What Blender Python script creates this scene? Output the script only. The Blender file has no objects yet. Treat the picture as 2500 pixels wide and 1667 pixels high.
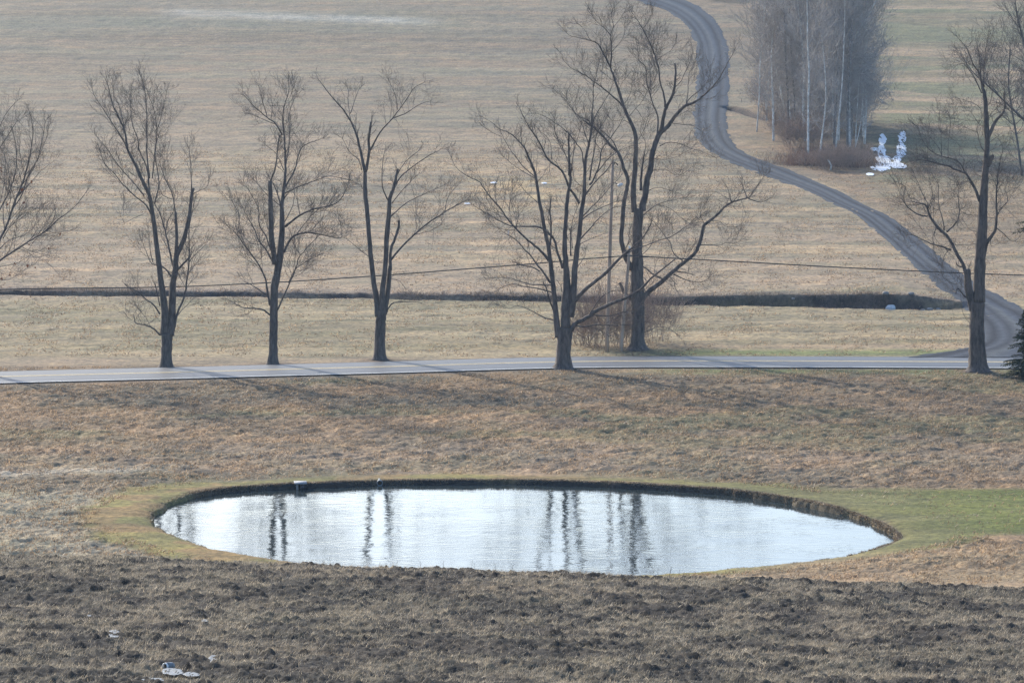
import bpy, math, random
import numpy as np
from mathutils import Vector
R = math.radians
scene = bpy.context.scene
col = scene.collection

# ------------------------------------------------------------------ camera
F = 9354.0            # focal length in photo pixels (photo 2500 x 1667)
CX, CY = 1250.0, 833.5
CAMZ = 26.0
PITCH = math.atan((CY + 101.0) / F)
cam_d = bpy.data.cameras.new("camera")
cam = bpy.data.objects.new("camera", cam_d)
col.objects.link(cam)
cam.location = (0, 0, CAMZ)
cam.rotation_euler = (math.pi / 2 - PITCH, 0, 0)
cam_d.sensor_width = 36.0
cam_d.lens = 36.0 * F / 2500.0
cam_d.clip_start = 0.5
cam_d.clip_end = 6000
scene.camera = cam

# ------------------------------------------------------------------ light
SUN_EL, SUN_AZ = R(26), R(-33)        # azimuth from +Y, negative = left
world = bpy.data.worlds.new("World")
scene.world = world
world.use_nodes = True
nt = world.node_tree
bg = nt.nodes["Background"]
sky = nt.nodes.new("ShaderNodeTexSky")
sky.sky_type = 'NISHITA'
sky.sun_disc = False
sky.sun_elevation = SUN_EL
sky.sun_rotation = SUN_AZ
sky.altitude = 200
sky.air_density = 1.0
sky.dust_density = 2.0
sky.ozone_density = 3.0
nt.links.new(sky.outputs[0], bg.inputs[0])
bg.inputs[1].default_value = 0.15
sd = bpy.data.lights.new("sun", 'SUN')
sd.energy = 3.0
sd.angle = R(0.6)
sd.color = (1.0, 0.92, 0.78)
so = bpy.data.objects.new("sun", sd)
col.objects.link(so)
sv = Vector((math.sin(SUN_AZ) * math.cos(SUN_EL), math.cos(SUN_AZ) * math.cos(SUN_EL), math.sin(SUN_EL)))
so.rotation_euler = sv.to_track_quat('Z', 'Y').to_euler()
so.location = (-60, 100, 90)
scene.view_settings.view_transform = 'Standard'
scene.view_settings.look = 'None'
scene.view_settings.exposure = 1.0
scene.view_settings.gamma = 1.0
scene.cycles.max_bounces = 6
scene.cycles.transparent_max_bounces = 8
scene.cycles.volume_bounces = 1
scene.cycles.use_denoising = True
scene.cycles.denoising_prefilter = 'NONE'

# ------------------------------------------------------------------ pixel <-> world
cp, sp = math.cos(PITCH), math.sin(PITCH)
DS = 2500.0 / 2352.0     # "display" pixel (2352 wide) to photo pixel

def ray(px, py):
    u = (px - CX) / F
    v = -(py - CY) / F
    return np.array([u, cp + sp * v, -sp + cp * v])

def at_depth(px, py, Y):
    d = ray(px, py)
    k = Y / d[1]
    return np.array([d[0] * k, Y, CAMZ + d[2] * k])

def at_z(px, py, z):
    d = ray(px, py)
    k = (z - CAMZ) / d[2]
    return np.array([d[0] * k, d[1] * k, z])

def to_px(x, y, z):
    yc = y * cp - (z - CAMZ) * sp      # along the view axis
    zc = y * sp + (z - CAMZ) * cp      # up
    return CX + F * x / yc, CY - F * zc / yc

# ------------------------------------------------------------------ noise
def _h(i, j, seed):
    n = (i.astype(np.int64) * 374761393 + j.astype(np.int64) * 668265263 + seed * 1442695041) & 0xffffffff
    n = ((n ^ (n >> 13)) * 1274126177) & 0xffffffff
    return ((n ^ (n >> 16)) & 0xffff) / 65535.0

def vnoise(x, y, seed=0):
    xi = np.floor(x); yi = np.floor(y)
    fx = x - xi; fy = y - yi
    fx = fx * fx * (3 - 2 * fx); fy = fy * fy * (3 - 2 * fy)
    a = _h(xi, yi, seed); b = _h(xi + 1, yi, seed); c = _h(xi, yi + 1, seed); d = _h(xi + 1, yi + 1, seed)
    return (a + (b - a) * fx) * (1 - fy) + (c + (d - c) * fx) * fy

def fbm(x, y, seed=0, octv=4, gain=0.5):
    s = 0.0; a = 1.0; t = 0.0
    for o in range(octv):
        s = s + a * vnoise(x * 2 ** o + 17.3 * o, y * 2 ** o - 9.1 * o, seed + o)
        t += a; a *= gain
    return s / t          # 0..1

def sstep(a, b, x):
    t = np.clip((x - a) / (b - a), 0, 1)
    return t * t * (3 - 2 * t)

# ------------------------------------------------------------------ terrain
def z_row(row_disp, D):
    return at_depth(CX, row_disp * DS, D)[2]
PROF = [(-400, 24.3), (0, 24.3), (40, z_row(1568, 75) + 3.2), (60, z_row(1568, 75) + 1.35), (75, z_row(1568, 75)), (90, z_row(1430, 90)),
        (100, z_row(1336, 100)), (105, z_row(1311, 105)), (110, z_row(1311, 105) - 0.95), (118, z_row(1311, 105) - 2.5), (130, 4.5), (150, 1.25), (157, .45),
        (162, .35), (175, .35), (190, z_row(1096, 190)), (205, .5), (224, .72), (231, .8), (242, .85),
        (262, .8), (279, .78), (286, .95), (300, 1.35), (340, 2.45), (400, z_row(388, 400)), (450, z_row(287, 450)),
        (500, z_row(195, 500)), (550, z_row(100, 550)), (600, z_row(5, 600)), (660, 23.5), (760, 27.5), (900, 28.0), (4000, 28.0)]
_py = np.array([p[0] for p in PROF], float); _pz = np.array([p[1] for p in PROF], float)
_yy = np.arange(-400, 3000, 0.5)
_raw = np.interp(_yy, _py, _pz)
def _smooth(a, n):
    k = np.hanning(n * 2 + 1); k /= k.sum()
    return np.convolve(np.pad(a, n, mode='edge'), k, 'valid')
_s1 = _smooth(_raw, 8); _s2 = _smooth(_raw, 60)
_w = sstep(290, 340, _yy)
_tab = _s1 * (1 - _w) + _s2 * _w

POND_PX = [(358,1195),(375,1172),(430,1150),(500,1136),(600,1127),(700,1122),(850,1116),(1000,1114),(1200,1114),(1400,1120),
 (1600,1132),(1700,1142),(1800,1157),(1900,1176),(1970,1197),(2020,1218),(2050,1240),(2040,1252),(1990,1273),(1900,1295),
 (1800,1308),(1700,1318),(1560,1330),(1400,1340),(1200,1342),(1000,1335),(800,1315),(650,1296),(520,1272),(430,1245),(370,1215)]
POND = np.array([at_z(x * DS, y * DS, 0.0)[:2] for x, y in POND_PX])
def catmull(P, n, closed=False):
    P = np.asarray(P, float); out = []
    m = len(P)
    for i in range(m if closed else m - 1):
        if closed: a, b, c, d = P[(i - 1) % m], P[i], P[(i + 1) % m], P[(i + 2) % m]
        else: a, b, c, d = P[max(i - 1, 0)], P[i], P[i + 1], P[min(i + 2, m - 1)]
        for k in range(n):
            t = k / n
            out.append(0.5 * ((2 * b) + (c - a) * t + (2 * a - 5 * b + 4 * c - d) * t * t + (-a + 3 * b - 3 * c + d) * t ** 3))
    if not closed: out.append(P[-1])
    return np.array(out)
POND = catmull(POND, 3, True)
def sdf_poly(x, y, P):
    """signed distance, positive outside"""
    d2 = np.full(x.shape, 1e18); inside = np.zeros(x.shape, bool)
    n = len(P)
    for i in range(n):
        ax, ay = P[i]; bx, by = P[(i + 1) % n]
        ex, ey = bx - ax, by - ay
        t = np.clip(((x - ax) * ex + (y - ay) * ey) / (ex * ex + ey * ey + 1e-12), 0, 1)
        dx = x - ax - t * ex; dy = y - ay - t * ey
        d2 = np.minimum(d2, dx * dx + dy * dy)
        c = ((ay > y) != (by > y)) & (x < ex * (y - ay) / (ey + 1e-12) + ax)
        inside ^= c
    return np.where(inside, -1, 1) * np.sqrt(d2)
def seg_dist(x, y, P):
    d2 = np.full(np.shape(x), 1e18)
    for i in range(len(P) - 1):
        ax, ay = P[i][:2]; bx, by = P[i + 1][:2]
        ex, ey = bx - ax, by - ay
        t = np.clip(((x - ax) * ex + (y - ay) * ey) / (ex * ex + ey * ey + 1e-12), 0, 1)
        d2 = np.minimum(d2, (x - ax - t * ex) ** 2 + (y - ay - t * ey) ** 2)
    return np.sqrt(d2)

# road centre line (world), 6.6 m wide
ROAD = catmull([at_z(x * DS, y * DS, .85)[:2] for x, y in
               [(-900, 905), (-300, 879), (0, 868.5), (380, 859), (870, 846), (1290, 834.5), (1700, 832.5), (2352, 835), (3000, 838), (3600, 842)]], 6)
GULLY = [(1778, 262), (1815, 272), (1850, 284), (1880, 292)]
MOUNDS = []       # (x, y, height, radius) earth around trunks

def ditch(x, y):
    # dark trench: centre line and depth change with x
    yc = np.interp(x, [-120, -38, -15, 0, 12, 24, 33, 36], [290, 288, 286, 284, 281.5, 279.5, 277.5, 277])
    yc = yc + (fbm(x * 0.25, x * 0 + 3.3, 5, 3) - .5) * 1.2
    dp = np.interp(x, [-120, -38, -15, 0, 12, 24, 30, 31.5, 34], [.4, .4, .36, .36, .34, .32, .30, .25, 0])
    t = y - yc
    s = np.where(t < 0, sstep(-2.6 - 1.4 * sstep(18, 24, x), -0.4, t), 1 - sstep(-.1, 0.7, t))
    up = np.interp(x, [-120, -38, -10, 8, 14, 20, 29, 31.5, 35], [.07, .07, .08, .18, .4, .6, .8, .5, 0])
    s2 = sstep(-.1, .6, t) * (1 - sstep(8, 45, t)) * up
    return s * dp - s2, t, dp, up

def terrain_raw(x, y, detail=True):
    x = np.asarray(x, float); y = np.asarray(y, float)
    z = np.interp(y, _yy, _tab)
    z = z - 0.033 * x * (1 - sstep(112, 156, y)) * sstep(-30, 20, y) * np.clip(30 / (np.abs(x) + 1e-6), 0, 1)
    # tan grass mound at the right of the pond
    z = z + 0.85 * np.exp(-((x - 20.5) / 6.0) ** 2 - ((y - 158) / 5.5) ** 2) + .30 * np.exp(-((x - 12) / 5.0) ** 2 - ((y - 155.5) / 3.0) ** 2)
    # hill side undulation
    w = sstep(300, 380, y)
    z = z + w * ((fbm(x / 60, y / 60, 40, 3) - .5) * 1.6) + w * sstep(20, 60, x) * -0.8 * sstep(380, 430, y)
    dd, t, dp, up = ditch(x, y)
    z = z - dd
    z = z + sstep(-6, -3, t) * (1 - sstep(-3, -2.3, t)) * 0.05
    m = (y > 380) & (y < 500) & (x > 10) & (x < 60)
    if _gully is not None and np.any(m):
        z = z - np.where(m, 0.8 * (1 - sstep(.3, 1.3, seg_dist(x, y, _gully))), 0)
    for (mx, my, mh, mr) in MOUNDS:
        z = z + mh * np.exp(-((x - mx) ** 2 + (y - my) ** 2) / mr ** 2)
    # pond basin and bank
    m = (y > 140) & (y < 205) & (np.abs(x) < 35)
    if np.any(m):
        d = np.full(x.shape, 50.0)
        if x.ndim == 0: d = sdf_poly(x, y, POND)
        else: d[m] = sdf_poly(x[m], y[m], POND)
        d = d + (fbm(x * 0.9, y * 0.9, 77, 4, .6) - .5) * .6 + (fbm(x * .3, y * .3, 79, 2) - .5) * .5
        k = sstep(-.12, 0.22, d)
        z = z * (1 - .5 * (1 - sstep(0, 1.5, d)) * (1 - np.where(x < -5, sstep(181, 187, y), sstep(176, 183, y)))) * k + (-0.5) * (1 - k)
        z = z + 0.05 * np.exp(-((d - 0.7) / .5) ** 2)
    return z

def fgmask(x, y):
    return 1 - sstep(107, 113, y)
def detail(x, y):
    """hummocks, clods"""
    f = fgmask(x, y) * sstep(50, 60, y)
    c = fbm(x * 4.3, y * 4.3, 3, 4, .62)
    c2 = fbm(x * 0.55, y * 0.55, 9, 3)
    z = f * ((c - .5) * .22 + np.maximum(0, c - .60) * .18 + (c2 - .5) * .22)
    m = sstep(150, 156, y) * (1 - sstep(229, 232, y))
    if True:
        g = fbm(x * 1.5, y * 1.3, 21, 5, .6)
        pd = np.full(np.shape(x), 50.0); pm = (y > 150) & (y < 205); 
        if np.any(pm): pd[pm] = sdf_poly(x[pm], y[pm], POND)
        lw = (x > 12) & (y > 168.5) & (y < 186)
        z = z + m * (g - .5) * .44 * (.15 + .85 * sstep(2.5, 4.5, pd)) * np.where(lw, .2, 1.0)
        n = sstep(243, 246, y) * (1 - sstep(700, 800, y))
        g = fbm(x * 0.8, y * 0.6, 31, 4, .6)
        z = z + n * (g - .5) * .24
    d = seg_dist(x, y, ROAD)
    z = z * sstep(3.2, 4.6, d)
    return z

_gully = None
def terrain(x, y):
    return terrain_raw(x, y)
def hit(px, py):
    D = np.concatenate([np.arange(60, 320, .25), np.arange(320, 1200, 1.0)])
    d = ray(px, py)
    k = D / d[1]
    zz = CAMZ + d[2] * k
    t = terrain(d[0] * k, D)
    b = np.nonzero(zz < t)[0]
    i = b[0] if len(b) else len(D) - 1
    if i > 0:
        a = zz[i - 1] - t[i - 1]; c = zz[i] - t[i]
        Y = D[i - 1] + (D[i] - D[i - 1]) * a / (a - c + 1e-9)
    else: Y = D[i]
    k = Y / d[1]
    x = d[0] * k
    return np.array([x, Y, float(terrain(np.array([x]), np.array([Y]))[0])])
_gully = [hit(*p)[:2] for p in GULLY]

# ------------------------------------------------------------------ materials
def mat(name):
    m = bpy.data.materials.new(name); m.use_nodes = True
    n = m.node_tree; b = n.nodes["Principled BSDF"]
    return m, n, b
def N(n, t, **kw):
    nd = n.nodes.new(t)
    for k, v in kw.items(): setattr(nd, k, v)
    return nd
def noise(n, scale, det=4, rough=.55, coords=None, vec_scale=None, dist=0):
    t = N(n, "ShaderNodeTexNoise"); t.inputs["Scale"].default_value = scale; t.inputs["Detail"].default_value = det
    t.inputs["Roughness"].default_value = rough; t.inputs["Distortion"].default_value = dist
    c = coords or "Object"
    tc = N(n, "ShaderNodeTexCoord")
    if vec_scale:
        mp = N(n, "ShaderNodeMapping"); mp.inputs["Scale"].default_value = vec_scale
        n.links.new(tc.outputs[c], mp.inputs[0]); n.links.new(mp.outputs[0], t.inputs["Vector"])
    else: n.links.new(tc.outputs[c], t.inputs["Vector"])
    return t
def ramp(n, fac, stops):
    r = N(n, "ShaderNodeValToRGB")
    e = r.color_ramp.elements
    while len(e) < len(stops): e.new(0.5)
    for i, (p, c) in enumerate(stops):
        e[i].position = p; e[i].color = (c[0], c[1], c[2], 1)
    n.links.new(fac, r.inputs[0]); return r
def mul(n, a, b, fac=1.0):
    m = N(n, "ShaderNodeMix", data_type='RGBA', blend_type='MULTIPLY')
    m.inputs[0].default_value = fac
    n.links.new(a, m.inputs[6]); n.links.new(b, m.inputs[7]); return m.outputs[2]
def bump(n, b, h, strength, dist):
    bp = N(n, "ShaderNodeBump"); bp.inputs["Strength"].default_value = strength; bp.inputs["Distance"].default_value = dist
    n.links.new(h, bp.inputs["Height"]); n.links.new(bp.outputs[0], b.inputs["Normal"])

M = {}
# ground: place colour plus painted ditch shade comes from a mesh attribute, fine variation from noise
m, n, b = mat("ground"); M['ground'] = m
at = N(n, "ShaderNodeAttribute", attribute_name="Col")
n1 = noise(n, 3.2, 6, .72, vec_scale=(1, .8, 1)); r1 = ramp(n, n1.outputs[0], [(.3, (.42, .43, .46)), (.5, (.95, .95, .95)), (.7, (1.5, 1.45, 1.36))])
n2 = noise(n, .22, 5, .6, vec_scale=(.7, 1, 1)); r2 = ramp(n, n2.outputs[0], [(.3, (.8, .86, .84)), (.55, (1., 1, 1)), (.75, (1.2, 1.1, 1.0))])
c = mul(n, at.outputs["Color"], r1.outputs[0]); c = mul(n, c, r2.outputs[0])
n4 = noise(n, .8, 4, .65, vec_scale=(.45, 1, 1)); r4 = ramp(n, n4.outputs[0], [(.35, (.74, .76, .80)), (.5, (1, 1, 1)), (.66, (1.25, 1.2, 1.12))]); c = mul(n, c, r4.outputs[0])
n.links.new(c, b.inputs["Base Color"]); b.inputs["Roughness"].default_value = .95; b.inputs["Specular IOR Level"].default_value = .15
bump(n, b, n1.outputs[0], .9, .10)

def blade_mat(name, c0, c1, trans=.45, sc=1.3):
    m, n, b = mat(name)
    nz = noise(n, sc, 5, .7); r = ramp(n, nz.outputs[0], [(.3, c0), (.68, c1)])
    gi = N(n, "ShaderNodeAttribute", attribute_name="var"); rr = ramp(n, gi.outputs["Fac"], [(0, (.45, .45, .45)), (.6, (1, 1, 1)), (1, (1.7, 1.65, 1.6))])
    c = mul(n, r.outputs[0], rr.outputs[0])
    n.links.new(c, b.inputs["Base Color"]); b.inputs["Roughness"].default_value = .55
    tr = N(n, "ShaderNodeBsdfTranslucent"); n.links.new(c, tr.inputs[0])
    ms = N(n, "ShaderNodeMixShader"); ms.inputs[0].default_value = trans
    n.links.new(b.outputs[0], ms.inputs[1]); n.links.new(tr.outputs[0], ms.inputs[2])
    n.links.new(ms.outputs[0], n.nodes["Material Output"].inputs[0]); return m
M['stubble'] = blade_mat("stubble", (.14, .115, .085), (.56, .48, .36))
M['drygrass'] = blade_mat("dry_grass", (.20, .145, .09), (.40, .28, .175))
M['weeds'] = blade_mat("ditch_weeds", (.09, .068, .055), (.24, .18, .14), .3)
M['rimgrass'] = blade_mat("rim_grass", (.08, .065, .05), (.32, .24, .155), .4)
M['brush'] = blade_mat("brush", (.09, .055, .04), (.20, .12, .08), .3)

def simple(name, c0, c1, sc=4, rough=.85, bs=.4, bd=.02, vs=None, spec=.3):
    m, n, b = mat(name)
    nz = noise(n, sc, 6, .65, vec_scale=vs); r = ramp(n, nz.outputs[0], [(.32, c0), (.68, c1)])
    n.links.new(r.outputs[0], b.inputs["Base Color"]); b.inputs["Roughness"].default_value = rough
    b.inputs["Specular IOR Level"].default_value = spec
    if bs: bump(n, b, nz.outputs[0], bs, bd)
    M[name] = m; return m
simple('bark', (.045, .037, .034), (.17, .14, .12), 6, .9, .9, .04, (1, 1, .25))
simple('bark_old', (.04, .033, .032), (.18, .145, .125), 5, .9, 1, .06, (1, 1, .25))
simple('twig', (.06, .048, .044), (.16, .125, .11), 3, .85, 0)
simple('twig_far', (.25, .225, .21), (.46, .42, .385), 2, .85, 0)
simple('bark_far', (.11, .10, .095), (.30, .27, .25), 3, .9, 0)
simple('birch', (.35, .33, .31), (.85, .84, .81), 2.2, .8, 0, vs=(1, 1, 1.2))
simple('bare_wood', (.20, .18, .16), (.42, .38, .34), 5, .8, .5, .02, (1, 1, .2))
simple('shrub_twig', (.19, .14, .115), (.36, .27, .22), 3, .85, 0)
simple('pole_wood', (.28, .20, .15), (.52, .40, .31), 6, .8, .5, .01, (1, 1, .1))
simple('cable', (.018, .018, .020), (.03, .03, .032), 3, .5, 0)
simple('grey_metal', (.10, .115, .125), (.22, .24, .26), 8, .6, 0)
simple('dark_metal', (.05, .05, .06), (.10, .10, .11), 8, .5, 0)
simple('white_ceramic', (.65, .65, .65), (.8, .8, .8), 8, .3, 0)
simple('concrete', (.20, .215, .24), (.36, .375, .40), 9, .8, .5, .01)
simple('pale_stone', (.40, .42, .44), (.66, .68, .70), 5, .75, .6, .03)
simple('grey_stone', (.13, .125, .12), (.30, .29, .28), 5, .85, .6, .03)
simple('snow', (.70, .74, .80), (.86, .88, .90), 5, .7, .6, .03)
simple('white_plastic', (.6, .62, .62), (.78, .8, .8), 6, .35, 0)
simple('post_paint', (.55, .42, .38), (.75, .68, .66), 6, .6, 0)
simple('needles', (.022, .034, .016), (.065, .085, .035), 6, .8, 0)
simple('dead_leaf', (.20, .07, .03), (.36, .13, .05), 6, .8, 0)
m = simple('ice', (.09, .10, .108), (.26, .29, .32), 11, .6, 0, .01)

# asphalt
m, n, b = mat("asphalt"); M['asphalt'] = m
nz = noise(n, 1.3, 6, .7, vec_scale=(.25, 2.2, 1)); n3 = noise(n, 30, 3, .6)
r = ramp(n, nz.outputs[0], [(.3, (.045, .052, .064)), (.7, (.08, .09, .108))])
n.links.new(r.outputs[0], b.inputs["Base Color"]); b.inputs["Roughness"].default_value = .58; b.inputs["Specular IOR Level"].default_value = .4
bump(n, b, n3.outputs[0], .2, .004)
simple('road_paint', (.62, .62, .60), (.8, .8, .78), 3, .6, 0)
simple('yellow_paint', (.55, .42, .20), (.75, .62, .36), 3, .6, 0)
# gravel lane: ruts follow the lane through UV
m, n, b = mat("gravel"); M['gravel'] = m
uv = N(n, "ShaderNodeUVMap"); sx = N(n, "ShaderNodeSeparateXYZ"); n.links.new(uv.outputs[0], sx.inputs[0])
nd = noise(n, .25, 3, .6)
ad = N(n, "ShaderNodeMath", operation='MULTIPLY_ADD'); n.links.new(nd.outputs[0], ad.inputs[0]); ad.inputs[1].default_value = .10; n.links.new(sx.outputs[0], ad.inputs[2])
rt = ramp(n, ad.outputs[0], [(.10, (1.2, 1.15, 1.05)), (.22, (.30, .32, .40)), (.33, (1.3, 1.25, 1.2)), (.42, (.5, .52, .58)), (.55, (2.0, 1.75, 1.4)), (.64, (1.2, 1.2, 1.2)), (.78, (.28, .30, .38)), (.92, (1.3, 1.2, 1.1))])
ng = noise(n, 2.0, 7, .75); rg = ramp(n, ng.outputs[0], [(.3, (.016, .024, .037)), (.7, (.050, .063, .090))])
c = mul(n, rg.outputs[0], rt.outputs[0])
n.links.new(c, b.inputs["Base Color"]); b.inputs["Roughness"].default_value = .9; b.inputs["Specular IOR Level"].default_value = .12
bump(n, b, ng.outputs[0], .8, .06)
# water
m, n, b = mat("water"); M['water'] = m
b.inputs["Base Color"].default_value = (.03, .04, .042, 1); b.inputs["Roughness"].default_value = .04
b.inputs["IOR"].default_value = 1.33; b.inputs["Specular IOR Level"].default_value = .5
w1 = noise(n, 3.2, 3, .5, vec_scale=(.5, 1.0, 1)); w2 = noise(n, .35, 3, .5)
mx = N(n, "ShaderNodeMath", operation='MULTIPLY'); n.links.new(w1.outputs[0], mx.inputs[0])
rr = ramp(n, w2.outputs[0], [(.38, (.25, .25, .25)), (.62, (1, 1, 1))]); n.links.new(rr.outputs[0], mx.inputs[1])
bump(n, b, mx.outputs[0], .5, .025)

# ------------------------------------------------------------------ object helpers
def tag(o, label=None, cat=None, group=None, kind=None):
    if label: o["label"] = label
    if cat: o["category"] = cat
    if group: o["group"] = group
    if kind: o["kind"] = kind
    return o
def mesh_np(name, V, Fc, material, parent=None, origin=(0, 0, 0), smooth=True, k=None):
    """V (n,3) array, Fc (m,k) array of quads or tris, or a python list of faces"""
    V = np.asarray(V, float) - np.asarray(origin, float)
    me = bpy.data.meshes.new(name)
    if isinstance(Fc, list):
        me.from_pydata([tuple(v) for v in V], [], Fc)
    else:
        Fc = np.asarray(Fc, np.int32); k = Fc.shape[1]
        me.vertices.add(len(V)); me.vertices.foreach_set("co", V.astype(np.float32).ravel())
        me.loops.add(Fc.size); me.loops.foreach_set("vertex_index", Fc.ravel())
        me.polygons.add(len(Fc)); me.polygons.foreach_set("loop_start", np.arange(0, Fc.size, k, dtype=np.int32))
        me.update(calc_edges=True)
    if smooth: me.polygons.foreach_set("use_smooth", np.ones(len(me.polygons), bool))
    me.materials.append(material)
    o = bpy.data.objects.new(name, me); col.objects.link(o)
    if parent is not None: o.parent = parent
    else: o.location = origin
    me.update()
    return o
def thing(name, loc, label, cat, group=None):
    e = bpy.data.objects.new(name, None); col.objects.link(e)
    e.location = tuple(loc); e.empty_display_size = .3
    return tag(e, label, cat, group)

class MB:
    def __init__(s): s.v = []; s.f = []
    def tube(s, pts, rad, sides=6, cap=True, wob=0, rng=None):
        """pts list of 3-vectors, rad list"""
        n = len(pts); base = len(s.v)
        prev = None
        for i in range(n):
            a = pts[max(i - 1, 0)]; b = pts[min(i + 1, n - 1)]
            t = (b[0] - a[0], b[1] - a[1], b[2] - a[2])
            L = math.sqrt(t[0] ** 2 + t[1] ** 2 + t[2] ** 2) or 1e-9
            t = (t[0] / L, t[1] / L, t[2] / L)
            if prev is None:
                u = (0, 0, 1) if abs(t[2]) < .8 else (1, 0, 0)
            else: u = prev
            d = u[0] * t[0] + u[1] * t[1] + u[2] * t[2]
            u = (u[0] - d * t[0], u[1] - d * t[1], u[2] - d * t[2])
            L = math.sqrt(u[0] ** 2 + u[1] ** 2 + u[2] ** 2) or 1e-9
            u = (u[0] / L, u[1] / L, u[2] / L); prev = u
            w = (t[1] * u[2] - t[2] * u[1], t[2] * u[0] - t[0] * u[2], t[0] * u[1] - t[1] * u[0])
            for k in range(sides):
                an = 2 * math.pi * k / sides
                r = rad[i] * (1 + (wob * (rng.random() - .5) if wob else 0))
                c, q = math.cos(an) * r, math.sin(an) * r
                s.v.append((pts[i][0] + u[0] * c + w[0] * q, pts[i][1] + u[1] * c + w[1] * q, pts[i][2] + u[2] * c + w[2] * q))
        for i in range(n - 1):
            for k in range(sides):
                a = base + i * sides + k; b = base + i * sides + (k + 1) % sides
                s.f.append((a, b, b + sides, a + sides))
        if cap and sides > 3:
            s.f.append(tuple(base + (n - 1) * sides + k for k in range(sides)))
            s.f.append(tuple(base + k for k in reversed(range(sides))))
    def box(s, c, sz, rz=0):
        b = len(s.v); ca, sa = math.cos(rz), math.sin(rz)
        for dx, dy, dz in [(-1,-1,-1),(1,-1,-1),(1,1,-1),(-1,1,-1),(-1,-1,1),(1,-1,1),(1,1,1),(-1,1,1)]:
            x, y = dx * sz[0] / 2, dy * sz[1] / 2
            s.v.append((c[0] + x * ca - y * sa, c[1] + x * sa + y * ca, c[2] + dz * sz[2] / 2))
        for q in [(0,3,2,1),(4,5,6,7),(0,1,5,4),(1,2,6,5),(2,3,7,6),(3,0,4,7)]: s.f.append(tuple(b + i for i in q))
    def lathe(s, prof, c, sides=16, axis='z', rot=None):
        b = len(s.v)
        for (r, h) in prof:
            for k in range(sides):
                an = 2 * math.pi * k / sides
                p = Vector((r * math.cos(an), r * math.sin(an), h))
                if rot is not None: p = rot @ p
                s.v.append((c[0] + p.x, c[1] + p.y, c[2] + p.z))
        for i in range(len(prof) - 1):
            for k in range(sides):
                a = b + i * sides + k; a2 = b + i * sides + (k + 1) % sides
                s.f.append((a, a2, a2 + sides, a + sides))
    def build(s, name, material, parent=None, origin=(0, 0, 0), smooth=True):
        if all(len(f) == 4 for f in s.f): return mesh_np(name, s.v, np.array(s.f), material, parent, origin, smooth)
        return mesh_np(name, s.v, s.f, material, parent, origin, smooth)

# ------------------------------------------------------------------ ground sheet
def P2(x, y): return hit(x, y)
TB = {}      # tree bases in photo px
for k_, (x_, y_) in {'a': (406, 897), 'b': (666, 890), 'c': (927, 879), 'd': (1375, 901), 'e': (1559, 857), 'f': (2393, 909)}.items():
    TB[k_] = hit(x_, y_)
    MOUNDS.append((TB[k_][0], TB[k_][1], .14, 1.0))
TB = {k: np.array([v[0], v[1], float(terrain(np.array([v[0]]), np.array([v[1]]))[0])]) for k, v in TB.items()}

LANE_L = [(1300, -30), (1382, -14), (1455, 2), (1520, 22), (1562, 48), (1590, 80), (1602, 120), (1601, 170), (1597, 230), (1592, 280), (1607, 325), (1650, 360), (1700, 382), (1760, 405),
          (1830, 430), (1900, 462), (1980, 505), (2040, 555), (2100, 610), (2160, 662), (2210, 708), (2248, 745), (2252, 780), (2215, 800), (2140, 812), (2050, 820)]
LANE_R = [(1400, -50), (1480, -32), (1565, -2), (1612, 20), (1643, 48), (1664, 85), (1673, 120), (1675, 170), (1673, 230), (1669, 280), (1682, 325), (1713, 352), (1768, 375), (1830, 398),
          (1905, 430), (1985, 470), (2065, 512), (2135, 570), (2200, 622), (2260, 660), (2330, 700), (2400, 735), (2440, 765), (2450, 790), (2460, 806), (2480, 820)]
LANE_Lw = np.array([hit(x * DS, y * DS)[:2] for x, y in LANE_L])
LANE_Rw = np.array([hit(x * DS, y * DS)[:2] for x, y in LANE_R])
LANE_Lw[0] = LANE_Lw[1] + (-14, 3); LANE_Rw[0] = LANE_Rw[1] + (-14, 6)
LANE_Lw[-1] = [np.interp(.5, [0, 1], [LANE_Lw[-1][0], LANE_Lw[-1][0]]), 240.8]; LANE_Rw[-1][1] = 240.8
LANE_Lw = catmull(LANE_Lw, 6); LANE_Rw = catmull(LANE_Rw, 6)
LANE_POLY = np.vstack([LANE_Lw, LANE_Rw[::-1]])

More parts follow.
